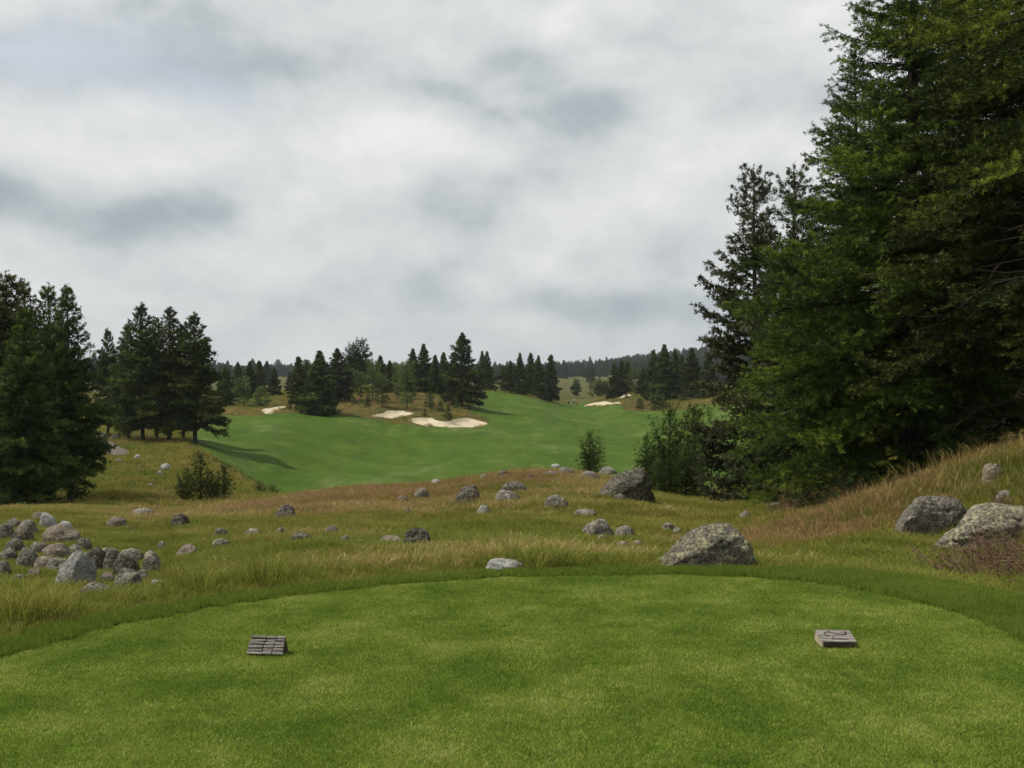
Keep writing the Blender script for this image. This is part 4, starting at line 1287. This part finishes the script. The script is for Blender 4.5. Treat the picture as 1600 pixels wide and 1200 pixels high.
def build_grass():
    rng = np.random.default_rng(5)
    protos = []
    for i in range(3): protos.append(clump(100 + i, 52, 0.085, 0.17, 0.009, 0.9, M_GREEN))           # 0-2 green
    for i in range(3): protos.append(clump(110 + i, 50, 0.09, 0.18, 0.009, 0.9, M_OLIVE))           # 3-5 olive
    for i in range(2): protos.append(clump(120 + i, 40, 0.115, 0.19, 0.005, 0.8, M_TAN, head=1.2))   # 6-7 straw stalks
    for i in range(2): protos.append(clump(130 + i, 40, 0.120, 0.19, 0.005, 0.7, M_RED, head=1.4))   # 8-9 russet seed heads
    for i in range(2): protos.append(clump(140 + i, 46, 0.22, 0.10, 0.007, 0.9, M_GREEN, tint0=0.6))  # 10-11 tall tuft
    for i in range(2): protos.append(clump(150 + i, 18, 0.30, 0.16, 0.005, 0.6, M_TAN, head=1.6))    # 12-13 tall seeding grass
    X, Y = wedge_points(150000, 5.0, 52.0, 43, 1.2, rng)
    s = sdist(X, Y, COLLAR)
    k = (s > 0.05) & rock_clear(X, Y)
    X, Y, s = X[k], Y[k], s[k]
    r = np.hypot(X, Y)
    n1 = vnoise(xy3(X, Y, 3.4), 21) + 0.5 * vnoise(xy3(X, Y, 1.1), 22)
    n2 = vnoise(xy3(X, Y, 5.5), 31) + 0.5 * vnoise(xy3(X, Y, 1.6), 32)
    px = CX + FPX * X / np.maximum(Y, 1)
    straw = -0.03 + 0.10 * smooth(14, 34, r) + 0.34 * n1 + 0.10 * smooth(0, 400, px) * (1 - smooth(400, 900, px))
    russet = -0.10 + 0.20 * smooth(24, 40, r) + 0.30 * n2 + 0.22 * smooth(1150, 1300, px) * smooth(9.5, 12, r)
    lush = (1 - smooth(0.2, 2.2, s))
    green = 0.35 * (vnoise(xy3(X, Y, 4.1), 51) + 0.6 * vnoise(xy3(X, Y, 1.3), 52))
    for qx, qy, rad, ty, am in ((1250, 832, 2.4, 'r', .6), (1330, 800, 2.0, 'r', .6), (1180, 850, 1.6, 'r', .4), (620, 768, 6, 'r', .45), (540, 775, 6, 'r', .3), (560, 800, 3, 'r', .25), (720, 800, 2.5, 'r', .3), (450, 860, .9, 'r', .4), (1490, 800, 1.2, 'r', .3),
                                (350, 800, 4, 's', .4), (240, 815, 3.5, 's', .35), (480, 800, 3, 's', .3), (960, 872, 1.2, 's', .5), (690, 880, 1.2, 's', .45), (600, 885, .8, 's', .35), (840, 762, 5, 's', .3), (1010, 800, 3, 's', .35), (1400, 800, 1.6, 's', .3),
                                (430, 862, 1.6, 'g', .6), (330, 870, 1.4, 'g', .5), (700, 850, 2.2, 'g', .5), (820, 840, 2.5, 'g', .6), (740, 830, 2.5, 'g', .5), (250, 850, 2, 'g', .5), (120, 870, 3.5, 'g', .6), (60, 900, 2.5, 'g', .5), (880, 860, 1.5, 'g', .3),
                                (1300, 870, 1.5, 'g', .5), (1480, 870, 1.4, 'g', .5), (1500, 780, 1.6, 'g', .45), (1590, 760, 1.6, 'g', .5), (1130, 800, 3, 'g', .3), (700, 790, 2.5, 'g', .3), (930, 800, 3, 'g', .3)):
        hx, hy = hit(qx, qy, 7)
        g_ = am * np.exp(-(np.hypot(X - hx, Y - hy) / rad) ** 2)
        if ty == 'r': russet = russet + g_
        elif ty == 's': straw = straw + g_
        else: green = green + g_
    straw = straw - 0.7 * np.clip(green, 0, 1); russet = russet - 0.6 * np.clip(green, 0, 1)
    straw = straw * (1 - 0.6 * lush); russet = russet * (1 - 0.7 * lush)
    u = rng.random(len(X)); u2 = rng.random(len(X))
    pick = np.where(u2 < 0.42 + 0.3 * lush + 0.9 * green, rng.integers(0, 3, len(X)), rng.integers(3, 6, len(X)))
    pick = np.where(u < np.clip(straw, 0, .75) * .8, rng.integers(6, 8, len(X)), pick)
    v = rng.random(len(X))
    pick = np.where(v < np.clip(russet, 0, .7) * .7, rng.integers(8, 10, len(X)), pick)
    sc = (rng.uniform(0.5, 1.2, len(X)) + 0.35 * np.clip(vnoise(xy3(X, Y, 0.8), 53), 0, 1)) * (0.80 + 0.25 * smooth(9, 30, r)) * (0.55 + 0.45 * smooth(0.0, 1.2, s))
    sc = sc * np.where((px < 270) & (Y < 30) & (Y > 9.5), 0.6, 1.0)
    # tall tufts: by the collar on the left, along the brow of the right bank
    tall = np.zeros(len(X))
    for tx, ty, tr, pr in ((290, 922, 0.20, .22), (62, 965, 0.18, .35), (15, 975, .2, .12), (430, 905, .3, .05), (1560, 735, 1.6, .12), (1450, 752, 1.6, .12), (1380, 770, 1.6, .12), (1600, 700, 1.8, .12), (845, 893, .30, .15)):
        hx, hy = hit(tx, ty, 6)
        tall = np.maximum(tall, pr * (np.hypot(X - hx, Y - hy) < tr))
    tk = rng.random(len(X)) < tall
    pick = np.where(tk, np.where(Y < 11, rng.integers(10, 12, len(X)), rng.integers(12, 14, len(X))), pick)
    sc = np.where(tk, rng.uniform(0.7, 1.1, len(X)), sc)
    z = H(X, Y) - 0.01
    scatter('meadow_grass', np.stack([X, Y, z], 1), rng.uniform(0, 6.28, len(X)), sc, pick, protos, 'uneven green, straw and russet meadow grass sloping away beyond the tee', 'meadow grass')

    # coarser rough further out: left mound, the slopes round the fairway
    pr2 = [clump(200 + i, 40, 0.30, 0.55, 0.045, 0.8, m_) for i, m_ in enumerate((M_GREEN, M_OLIVE, M_OLIVE, M_TAN, M_RED))]
    X, Y = wedge_points(54000, 50, 300, 40, 1.5, rng)
    k = (sdist(X, Y, FAIR) > 0.3) & rock_clear(X, Y)
    for poly, _ in BUNKERS:
        k &= sdist(X, Y, poly) > 0.08
    k &= sdist(X, Y, PATH) > 0.1
    X, Y = X[k], Y[k]
    r = np.hypot(X, Y)
    n1 = vnoise(xy3(X, Y, 14), 41) + 0.6 * vnoise(xy3(X, Y, 4), 42) + 0.35 * smooth(120, 190, r) - 0.5
    pick = np.clip(np.round(1.7 + 1.6 * n1 + rng.normal(0, 0.8, len(X))), 0, 4).astype(int)
    scatter('rough_grass', np.stack([X, Y, H(X, Y) - 0.02], 1), rng.uniform(0, 6.28, len(X)), rng.uniform(0.5, 1.1, len(X)) * (0.8 + 0.5 * smooth(60, 200, r)), pick, pr2,
            'rough olive and tan grass on the mound and slopes around the fairway', 'rough grass')

    # the mown tee: short upright blades in overlapping patches
    def patch(seed, n, half, h, wid, mat, lean=0.5, t0=0.5, tv=0.2):
        g = np.random.default_rng(seed)
        bx, by = g.uniform(-half, half, n), g.uniform(-half, half, n)
        hh = h * g.uniform(0.55, 1.25, n)
        a = g.uniform(0, 6.283, n); ln = lean * hh * g.uniform(0.2, 1.4, n)
        fa = g.uniform(0, 6.283, n); sx, sy = np.cos(fa) * wid / 2, np.sin(fa) * wid / 2
        V = np.stack([np.stack([bx - sx, by - sy, np.full(n, -.003)], 1), np.stack([bx + sx, by + sy, np.full(n, -.003)], 1),
                      np.stack([bx + np.cos(a) * ln, by + np.sin(a) * ln, hh], 1)], 1).reshape(-1, 3)
        return mesh_np('blades', V, np.arange(3 * n).reshape(-1, 3), {'tint': np.repeat(np.clip(g.normal(t0, tv, n), 0, 1), 3)}, mat=mat)
    tp = [patch(300 + i, 2600, 0.17, 0.013, 0.0045, M_TEEBLADE, 1.3, 0.5, 0.28) for i in range(5)]
    gx_, gy_ = np.meshgrid(np.arange(-4.2, 4.2, 0.21), np.arange(1.6, 9.0, 0.21))
    gx_ = gx_.ravel() + rng.uniform(-.04, .04, gx_.size); gy_ = gy_.ravel() + rng.uniform(-.04, .04, gx_.size)
    k = sdist(gx_, gy_, TEE) < -0.13
    gx_, gy_ = gx_[k], gy_[k]
    edge_i = np.linspace(0, len(TEE) - 1, 700).astype(int)
    n = len(gx_)
    scatter('tee_grass', np.stack([gx_, gy_, np.zeros(n)], 1), rng.uniform(0, 6.28, n), np.ones(n), rng.integers(0, 5, n), tp, 'close mown yellow green grass covering the tee', 'lawn grass')
    # small patches finish the tee's rim, longer ones make the collar
    te = [patch(320 + i, 420, 0.07, 0.013, 0.0045, M_TEEBLADE, 1.3, 0.5, 0.28) for i in range(3)]
    ce = [patch(330 + i, 760, 0.085, 0.034, 0.0042, M_COLLAR, 0.7, 0.5, 0.28) for i in range(4)]
    ax, ay = np.meshgrid(np.arange(-5.2, 5.4, 0.075), np.arange(1.6, 10.2, 0.075))
    ax = ax.ravel() + rng.uniform(-.03, .03, ax.size); ay = ay.ravel() + rng.uniform(-.03, .03, ay.size)
    st_ = sdist(ax, ay, TEE); sc_ = sdist(ax, ay, COLLAR)
    k1 = (st_ < 0.0) & (st_ > -0.24)
    k2 = (st_ > 0.062) & (sc_ < 0.02) & (rng.random(len(ax)) < 0.8)
    x_ = np.concatenate([ax[k1], ax[k2]]); y_ = np.concatenate([ay[k1], ay[k2]])
    z_ = np.concatenate([np.zeros(k1.sum()), H(ax[k2], ay[k2]) + 0.016])
    pk = np.concatenate([rng.integers(0, 3, k1.sum()), rng.integers(3, 7, k2.sum())])
    sc = np.concatenate([np.ones(k1.sum()), rng.uniform(.8, 1.2, k2.sum())])
    scatter('collar_grass', np.stack([x_, y_, z_], 1), rng.uniform(0, 6.28, len(x_)), sc, pk, te + ce, 'longer bright green grass forming a raised rim around the tee', 'rim grass')


build_grass()

# ------------------------------------------------------------------ dead brush on the right bank
def brush(px, py, label, seed, size=0.9, n=70):
    rng = np.random.default_rng(seed)
    x, y = hit(px, py, 7)
    parts = []
    for i in range(n):
        a = rng.uniform(0, 6.28); l = size * rng.uniform(.35, 1.0); e = rng.uniform(.15, 1.2)
        b0 = np.array([rng.normal(0, size * .35), rng.normal(0, size * .3), -0.02])
        d = np.array([math.cos(a) * math.cos(e), math.sin(a) * math.cos(e), math.sin(e)])
        mid = b0 + d * l * .5 + rng.normal(0, .05, 3); end = b0 + d * l + rng.normal(0, .09, 3) - np.array([0, 0, .12 * l])
        parts.append(tube(np.stack([b0, mid, end]), [.006, .0045, .002], 3))
        for q in range(3):
            s0 = mid + (end - mid) * rng.random(); a2 = rng.uniform(0, 6.28)
            parts.append(tube(np.stack([s0, s0 + np.array([math.cos(a2), math.sin(a2), rng.uniform(-.2, .7)]) * l * .16, s0 + np.array([math.cos(a2), math.sin(a2), rng.uniform(-.3, .8)]) * l * .3]), [.0035, .003, .0015], 3))
    v, f = merge(parts)
    o = link('dead_brush', mesh_np('dead_brush', v, f, mat=M_BRUSH), loc=(x, y, H1(x, y)))
    tag(o, label, 'dead brush', 'dead brush on the right bank')


M_BRUSH = mat_bark('dead_brush_twigs', (0.10, 0.060, 0.038), (0.24, 0.155, 0.10))
brush(1560, 888, 'tangle of reddish dead brush before the largest right boulder', 1, 0.60, 110)
brush(1495, 905, 'small patch of dry brush nearest the mown turf on the right', 2, 0.35, 60)
brush(1600, 905, 'dry reddish brush at the very right edge', 3, 0.55, 90)
brush(1250, 800, 'dark reddish brush in shade under the right firs, left patch', 4, 0.7, 90)
brush(1330, 785, 'dark reddish brush in shade under the right firs, right patch', 5, 0.8, 90)
brush(1590, 800, 'brown brush above the largest right boulder', 6, 0.45, 60)

# ------------------------------------------------------------------ tee markers
M_WOOD = mat_wood('weathered_wood', (0.075, 0.068, 0.060), (0.34, 0.315, 0.285))
M_WOODLIT = mat_wood('sunlit_wood_end', (0.30, 0.24, 0.16), (0.50, 0.42, 0.30))  # paler wood colour, sunlight painted on the right marker's left end
M_WOODDARKSHADE = mat_wood('dark_shaded_wood', (0.030, 0.022, 0.018), (0.085, 0.055, 0.045))  # dark colour for the carving, and shade painted on the blocks' faces


def prism_mesh(name, prof, half, mat, jitter=0.0, seed=0):
    """a (y,z) outline pulled out along x"""
    rng = np.random.default_rng(seed)
    n = len(prof)
    v = np.array([(sx * half, y, z) for sx in (-1, 1) for y, z in prof])
    v = v + rng.normal(0, jitter, v.shape)
    bm = bmesh.new()
    vs = [bm.verts.new(p) for p in v]
    bm.faces.new(vs[:n][::-1]); bm.faces.new(vs[n:])
    for i in range(n):
        bm.faces.new((vs[i], vs[(i + 1) % n], vs[n + (i + 1) % n], vs[n + i]))
    bmesh.ops.recalc_face_normals(bm, faces=bm.faces)
    bmesh.ops.bevel(bm, geom=bm.edges[:], offset=0.002, segments=1, affect='EDGES')
    me = bpy.data.meshes.new(name)
    bm.to_mesh(me); bm.free()
    me.materials.append(mat)
    return me


def on_tee(px, py):
    rx, rz = ray(px, py)
    d = -EYE / rz
    return rx * d, d


x, y = on_tee(414, 1027)
mk = bpy.data.objects.new('tee_marker', None); COL.objects.link(mk)
mk.location = (x, y + 0.01, 0.008); mk.rotation_euler = (0, 0, math.radians(-3))
tag(mk, 'wedge shaped weathered wooden tee marker, left one, ribbed face', 'tee marker', 'tee markers')
hw, dp, ht = 0.102, 0.085, 0.092
link('block', prism_mesh('block', [(0, 0), (dp * 0.82, ht - 0.006), (dp * 0.98, ht - 0.006), (dp * 1.5, 0)], hw - 0.004, M_WOODDARKSHADE), parent=mk)
rows = 6
sl_ = math.atan2(ht, dp * 0.82)
fl = math.hypot(ht, dp * 0.82)
rng = np.random.default_rng(3)
for i in range(rows):
    a0_, a1_ = (i + 0.06) / rows, (i + 0.92) / rows
    cuts = [(-hw - 0.004 * (rows - i) / rows, -hw * 0.18 + 0.010 * (i - 2) / 3), (-hw * 0.14 + 0.010 * (i - 2) / 3, hw * 0.34 + 0.003 * i), (hw * 0.385 + 0.003 * i, hw)]
    for c0, c1 in cuts:
        hgt = 0.009 + rng.uniform(-.004, .005); c0 += rng.uniform(-.003, .003); c1 += rng.uniform(-.003, .002)
        pr = [(a0_ * fl, 0.0), (a1_ * fl, 0.0), (a1_ * fl - 0.001, hgt), (a0_ * fl + 0.001, hgt)]
        me = prism_mesh('wood_strip', [(p, q) for p, q in pr], (c1 - c0) / 2, M_WOOD, 0.0016, i * 3 + int(abs(c0) * 900))
        o = link('wood_strip', me, parent=mk, loc=((c0 + c1) / 2, 0.0, 0.003))
        o.rotation_euler = (sl_, 0, 0)

x, y = on_tee(1312, 1014.5)
mk2 = bpy.data.objects.new('tee_marker', None); COL.objects.link(mk2)
mk2.location = (x, y + 0.01, 0.008); mk2.rotation_euler = (0, 0, math.radians(-2))
tag(mk2, 'low slab shaped weathered wooden tee marker, right one, carved top', 'tee marker', 'tee markers')
hw2, dp2, f0, f1 = 0.103, 0.155, 0.030, 0.062
link('block', prism_mesh('block', [(0, 0), (0, f0), (dp2, f1), (dp2 + 0.02, 0)], hw2 - 0.012, M_WOODDARKSHADE), parent=mk2)  # shade of the front face is put into the block's colour
sl2 = math.atan2(f1 - f0, dp2)
for i in range(4):
    w0, w1 = i * 0.25 * dp2 + 0.001, (i + 1) * 0.25 * dp2 - 0.001
    o = link('wood_strip', prism_mesh('wood_strip', [(w0, 0), (w1, 0), (w1, 0.009), (w0, 0.009)], hw2, M_WOOD, 0.0008, 20 + i), parent=mk2, loc=(0, -0.002, f0 - 0.002))
    o.rotation_euler = (sl2, 0, 0)
o = link('lit_end_board', prism_mesh('lit_end_board', [(-0.003, 0), (-0.003, f0), (dp2, f1), (dp2 + .01, 0)], 0.006, M_WOODLIT), parent=mk2, loc=(-hw2 + 0.006, 0, 0))
def carve(pts, wid):
    pth_ = np.array([(a, b, 0.0) for a, b in pts])
    v, f = tube(pth_, [wid] * len(pts), 6)
    o = link('carved_groove', mesh_np('carved_groove', v, f, mat=M_WOODDARKSHADE), parent=mk2, loc=(0, -0.002, f0 + 0.0075))
    o.rotation_euler = (sl2, 0, 0)
carve([(-0.045, 0.060), (-0.062, 0.080), (-0.060, 0.110), (-0.040, 0.125), (-0.020, 0.122)], 0.0035)
carve([(-0.035, 0.122), (0.000, 0.105), (0.040, 0.085), (0.062, 0.090)], 0.0035)
carve([(0.050, 0.082), (0.068, 0.105), (0.070, 0.128)], 0.005)
carve([(-0.030, 0.020), (-0.026, 0.045), (-0.022, 0.060)], 0.003)
carve([(-0.02, 0.030), (0.02, 0.028), (0.06, 0.030)], 0.0025)

# ------------------------------------------------------------------ the far golfer and the bag
M_SHIRT = mat_plain('white_shirt', (0.62, 0.62, 0.60), 0.8, 0.1, 0.05)
M_TROUS = mat_plain('dark_trousers', (0.03, 0.03, 0.04), 0.8, 0.1, 0.1)
M_SKIN = mat_plain('skin', (0.38, 0.22, 0.15), 0.6, 0.2, 0.05)
M_HAIR = mat_plain('cap', (0.5, 0.5, 0.48), 0.7, 0.2, 0.05)
M_REDBAG = mat_plain('red_bag', (0.30, 0.03, 0.025), 0.6, 0.3, 0.1)
M_DARKBAG = mat_plain('dark_bag', (0.02, 0.02, 0.025), 0.6, 0.3, 0.1)
M_METAL = mat_plain('club_steel', (0.45, 0.45, 0.46), 0.35, 0.5, 0.1)


def skinned(name, verts, edges, radii, mat, parent, root=0):
    me = bpy.data.meshes.new(name)
    me.from_pydata(verts, edges, [])
    me.materials.append(mat)
    o = link(name, me, parent=parent)
    sk = o.modifiers.new('skin', 'SKIN')
    me.skin_vertices.new() if not me.skin_vertices else None
    for i, sv in enumerate(me.skin_vertices[0].data):
        sv.radius = (radii[i], radii[i]) if not isinstance(radii[i], tuple) else radii[i]
        sv.use_root = i == root
    ss = o.modifiers.new('sub', 'SUBSURF'); ss.levels = 2; ss.render_levels = 2
    sk.use_smooth_shade = True
    return o


rx, _ = ray(897, 628)
gd = 288.0
px_, py_ = rx * gd, gd
pr = bpy.data.objects.new('person', None); COL.objects.link(pr)
pr.location = (px_, py_, H1(px_, py_) + 0.09); pr.rotation_euler = (0, 0, 0.7)
tag(pr, 'far golfer in white top and dark trousers standing beside the green', 'person')
bv = [(0, 0, .95), (0, .01, 1.18), (0, .0, 1.38), (0, 0, 1.50), (0, -.02, 1.62), (0, -.02, 1.73),
      (-.19, 0, 1.40), (-.27, -.02, 1.14), (-.25, -.16, .93), (-.24, -.21, .86), (.19, 0, 1.40), (.27, -.02, 1.14), (.25, -.16, .93), (.24, -.21, .86),
      (-.10, 0, .88), (-.12, -.03, .48), (-.13, .02, .08), (-.14, -.14, .04), (.10, 0, .88), (.12, .03, .48), (.14, .06, .08), (.16, -.10, .04)]
be = [(0, 1), (1, 2), (2, 3), (3, 4), (4, 5), (2, 6), (6, 7), (7, 8), (8, 9), (2, 10), (10, 11), (11, 12), (12, 13), (0, 14), (14, 15), (15, 16), (16, 17), (0, 18), (18, 19), (19, 20), (20, 21)]
br = [.14, .13, .15, .06, .095, .085, .06, .045, .035, .035, .06, .045, .035, .035, .085, .06, .04, .04, .085, .06, .04, .04]
skinned('body', bv, be, br, M_SKIN, pr)
skinned('shirt', [bv[0], bv[1], bv[2], bv[6], bv[7], bv[10], bv[11]], [(0, 1), (1, 2), (2, 3), (3, 4), (2, 5), (5, 6)], [.165, .16, .175, .085, .065, .085, .065], M_SHIRT, pr)
skinned('trousers', [bv[0], bv[14], bv[15], bv[16], bv[18], bv[19], bv[20]], [(0, 1), (1, 2), (2, 3), (0, 4), (4, 5), (5, 6)], [.16, .11, .085, .075, .11, .085, .075], M_TROUS, pr)
skinned('cap', [(0, -.02, 1.74), (0, -.02, 1.80), (0, -.16, 1.745)], [(0, 1), (0, 2)], [.10, .075, (.06, .015)], M_HAIR, pr)


def golf_bag(px, d, mat, label, rot, lean=0.3):
    rx, _ = ray(px, 628)
    x, y = rx * d, d
    root = bpy.data.objects.new('golf_bag', None); COL.objects.link(root)
    root.location = (x, y, H1(x, y) + 0.09); root.rotation_euler = (lean * 0.9, 0, rot)
    tag(root, label, 'golf bag', 'golf bags by the far green')
    a = np.linspace(0, 1, 9)
    v, f = tube(np.stack([0 * a, 0 * a, a * 0.9], 1), np.array([.10, .135, .14, .13, .13, .14, .14, .15, .14]), 12)
    link('bag', mesh_np('bag', v, f, smooth=True, mat=mat), parent=root)
    v, f = tube(np.array([(0, -.15, .15), (0, -.19, .3), (0, -.18, .5), (0, -.14, .6)]), [.05, .09, .08, .04], 8)
    link('pocket', mesh_np('pocket', v, f, smooth=True, mat=mat), parent=root)
    g = np.random.default_rng(int(px))
    for i in range(6):
        t_ = g.uniform(0, 6.28); q = np.array([math.cos(t_) * .08, math.sin(t_) * .08, .8])
        e_ = q + np.array([math.cos(t_) * .04, math.sin(t_) * .04, g.uniform(.25, .4)])
        v, f = merge([tube(np.stack([q, (q + e_) / 2, e_]), [.008] * 3, 5), tube(np.stack([e_, e_ + [.04, .0, .02], e_ + [.09, 0, 0]]), [.02, .03, .02], 6)])
        link('club', mesh_np('club', v, f, smooth=True, mat=M_METAL), parent=root)
    for s_ in (-1, 1):
        v, f = tube(np.array([(s_ * .1, .1, .75), (s_ * .2, .30, .35), (s_ * .28, .48, -.05)]), [.012] * 3, 5)
        link('stand_leg', mesh_np('stand_leg', v, f, mat=M_METAL), parent=root)


golf_bag(901, 287, M_REDBAG, 'red golf bag standing right of the far golfer', 0.4)
golf_bag(888.5, 287, M_DARKBAG, 'dark golf bag standing left of the far golfer', -0.5)

# ------------------------------------------------------------------ the far wood
def far_wood():
    rng = np.random.default_rng(77)
    M_FARW = mat_needles('far_wood_needles', (0.010, 0.022, 0.009), (0.024, 0.046, 0.016), (0.055, 0.082, 0.026), 0.15)
    prot = []
    for i in range(5):
        t_, c_ = conifer(400 + i, 12, 2.7 + 0.3 * (i % 3), h0=0.04, whorl=1.1, per=6, twig=0.9, tuft=0.75, blade=0.85, bw=0.5, K=4, limbs=False, sides=4, gap=0.06, lobe=.6,
                         profile=(round_prof if i == 3 else None), tip=0.35)
        c_.materials.append(M_FARW)
        prot.append(c_)
    n = 11000
    y = rng.uniform(430, 1700, n)
    px = rng.uniform(-250, 1900, n)
    x = (px - CX) / FPX * y
    edge = 790 - 170 * smooth(300, 380, px) * (1 - smooth(700, 800, px)) + 90 * vnoise(xy3(x, y, 140), 61) - 330 * smooth(470, 330, px) * 0 - 250 * smooth(1020, 1150, px) - 230 * smooth(330, 200, px)
    k = y > edge
    k &= ~((px > 425) & (px < 480) & (y < 900))
    lone = (y > 330) & (rng.random(n) < 0.05) & (vnoise(xy3(x, y, 60), 62) > -0.1) & ~((px > 735) & (px < 905) & (y < 520)) & ~((px > 425) & (px < 480))
    k |= lone
    x, y, px = x[k], y[k], px[k]
    z = H(x, y) - 0.1
    sc = rng.uniform(0.45, 1.05, len(x)) * np.where(rng.random(len(x)) < 0.06, 1.35, 1.0) * (1 + 0.22 * vnoise(xy3(x, y, 45), 66)) * np.where(y < 700, 0.8, 1.0) * (1 - 0.12 * smooth(300, 500, px) * (1 - smooth(850, 1000, px)))
    scatter('far_wood', np.stack([x, y, z], 1), rng.uniform(0, 6.28, len(x)), sc, rng.integers(0, 5, len(x)), prot, 'dark conifer wood along the horizon, climbing the hill on the right', 'wood')


far_wood()

# ------------------------------------------------------------------ haze
hz_me = bpy.data.meshes.new('haze')
bm = bmesh.new()
bmesh.ops.create_cube(bm, size=1.0)
for v in bm.verts:
    v.co = Vector((v.co.x * 19000, v.co.y * 19000, -80 if v.co.z < 0 else 260))
bm.to_mesh(hz_me); bm.free()
hm = bpy.data.materials.new('haze_air'); hm.use_nodes = True
hn = NT(hm.node_tree)
pv = hn.add('ShaderNodeVolumePrincipled')
pv.inputs['Color'].default_value = (0.86, 0.92, 0.97, 1)
pv.inputs['Density'].default_value = 0.00010
pv.inputs['Anisotropy'].default_value = 0.2
hn.l.new(pv.outputs[0], hn.add('ShaderNodeOutputMaterial').inputs['Volume'])
hz_me.materials.append(hm)
HAZE = link('haze', hz_me)
tag(HAZE, 'thin bluish air over the whole course', 'haze', kind='stuff')
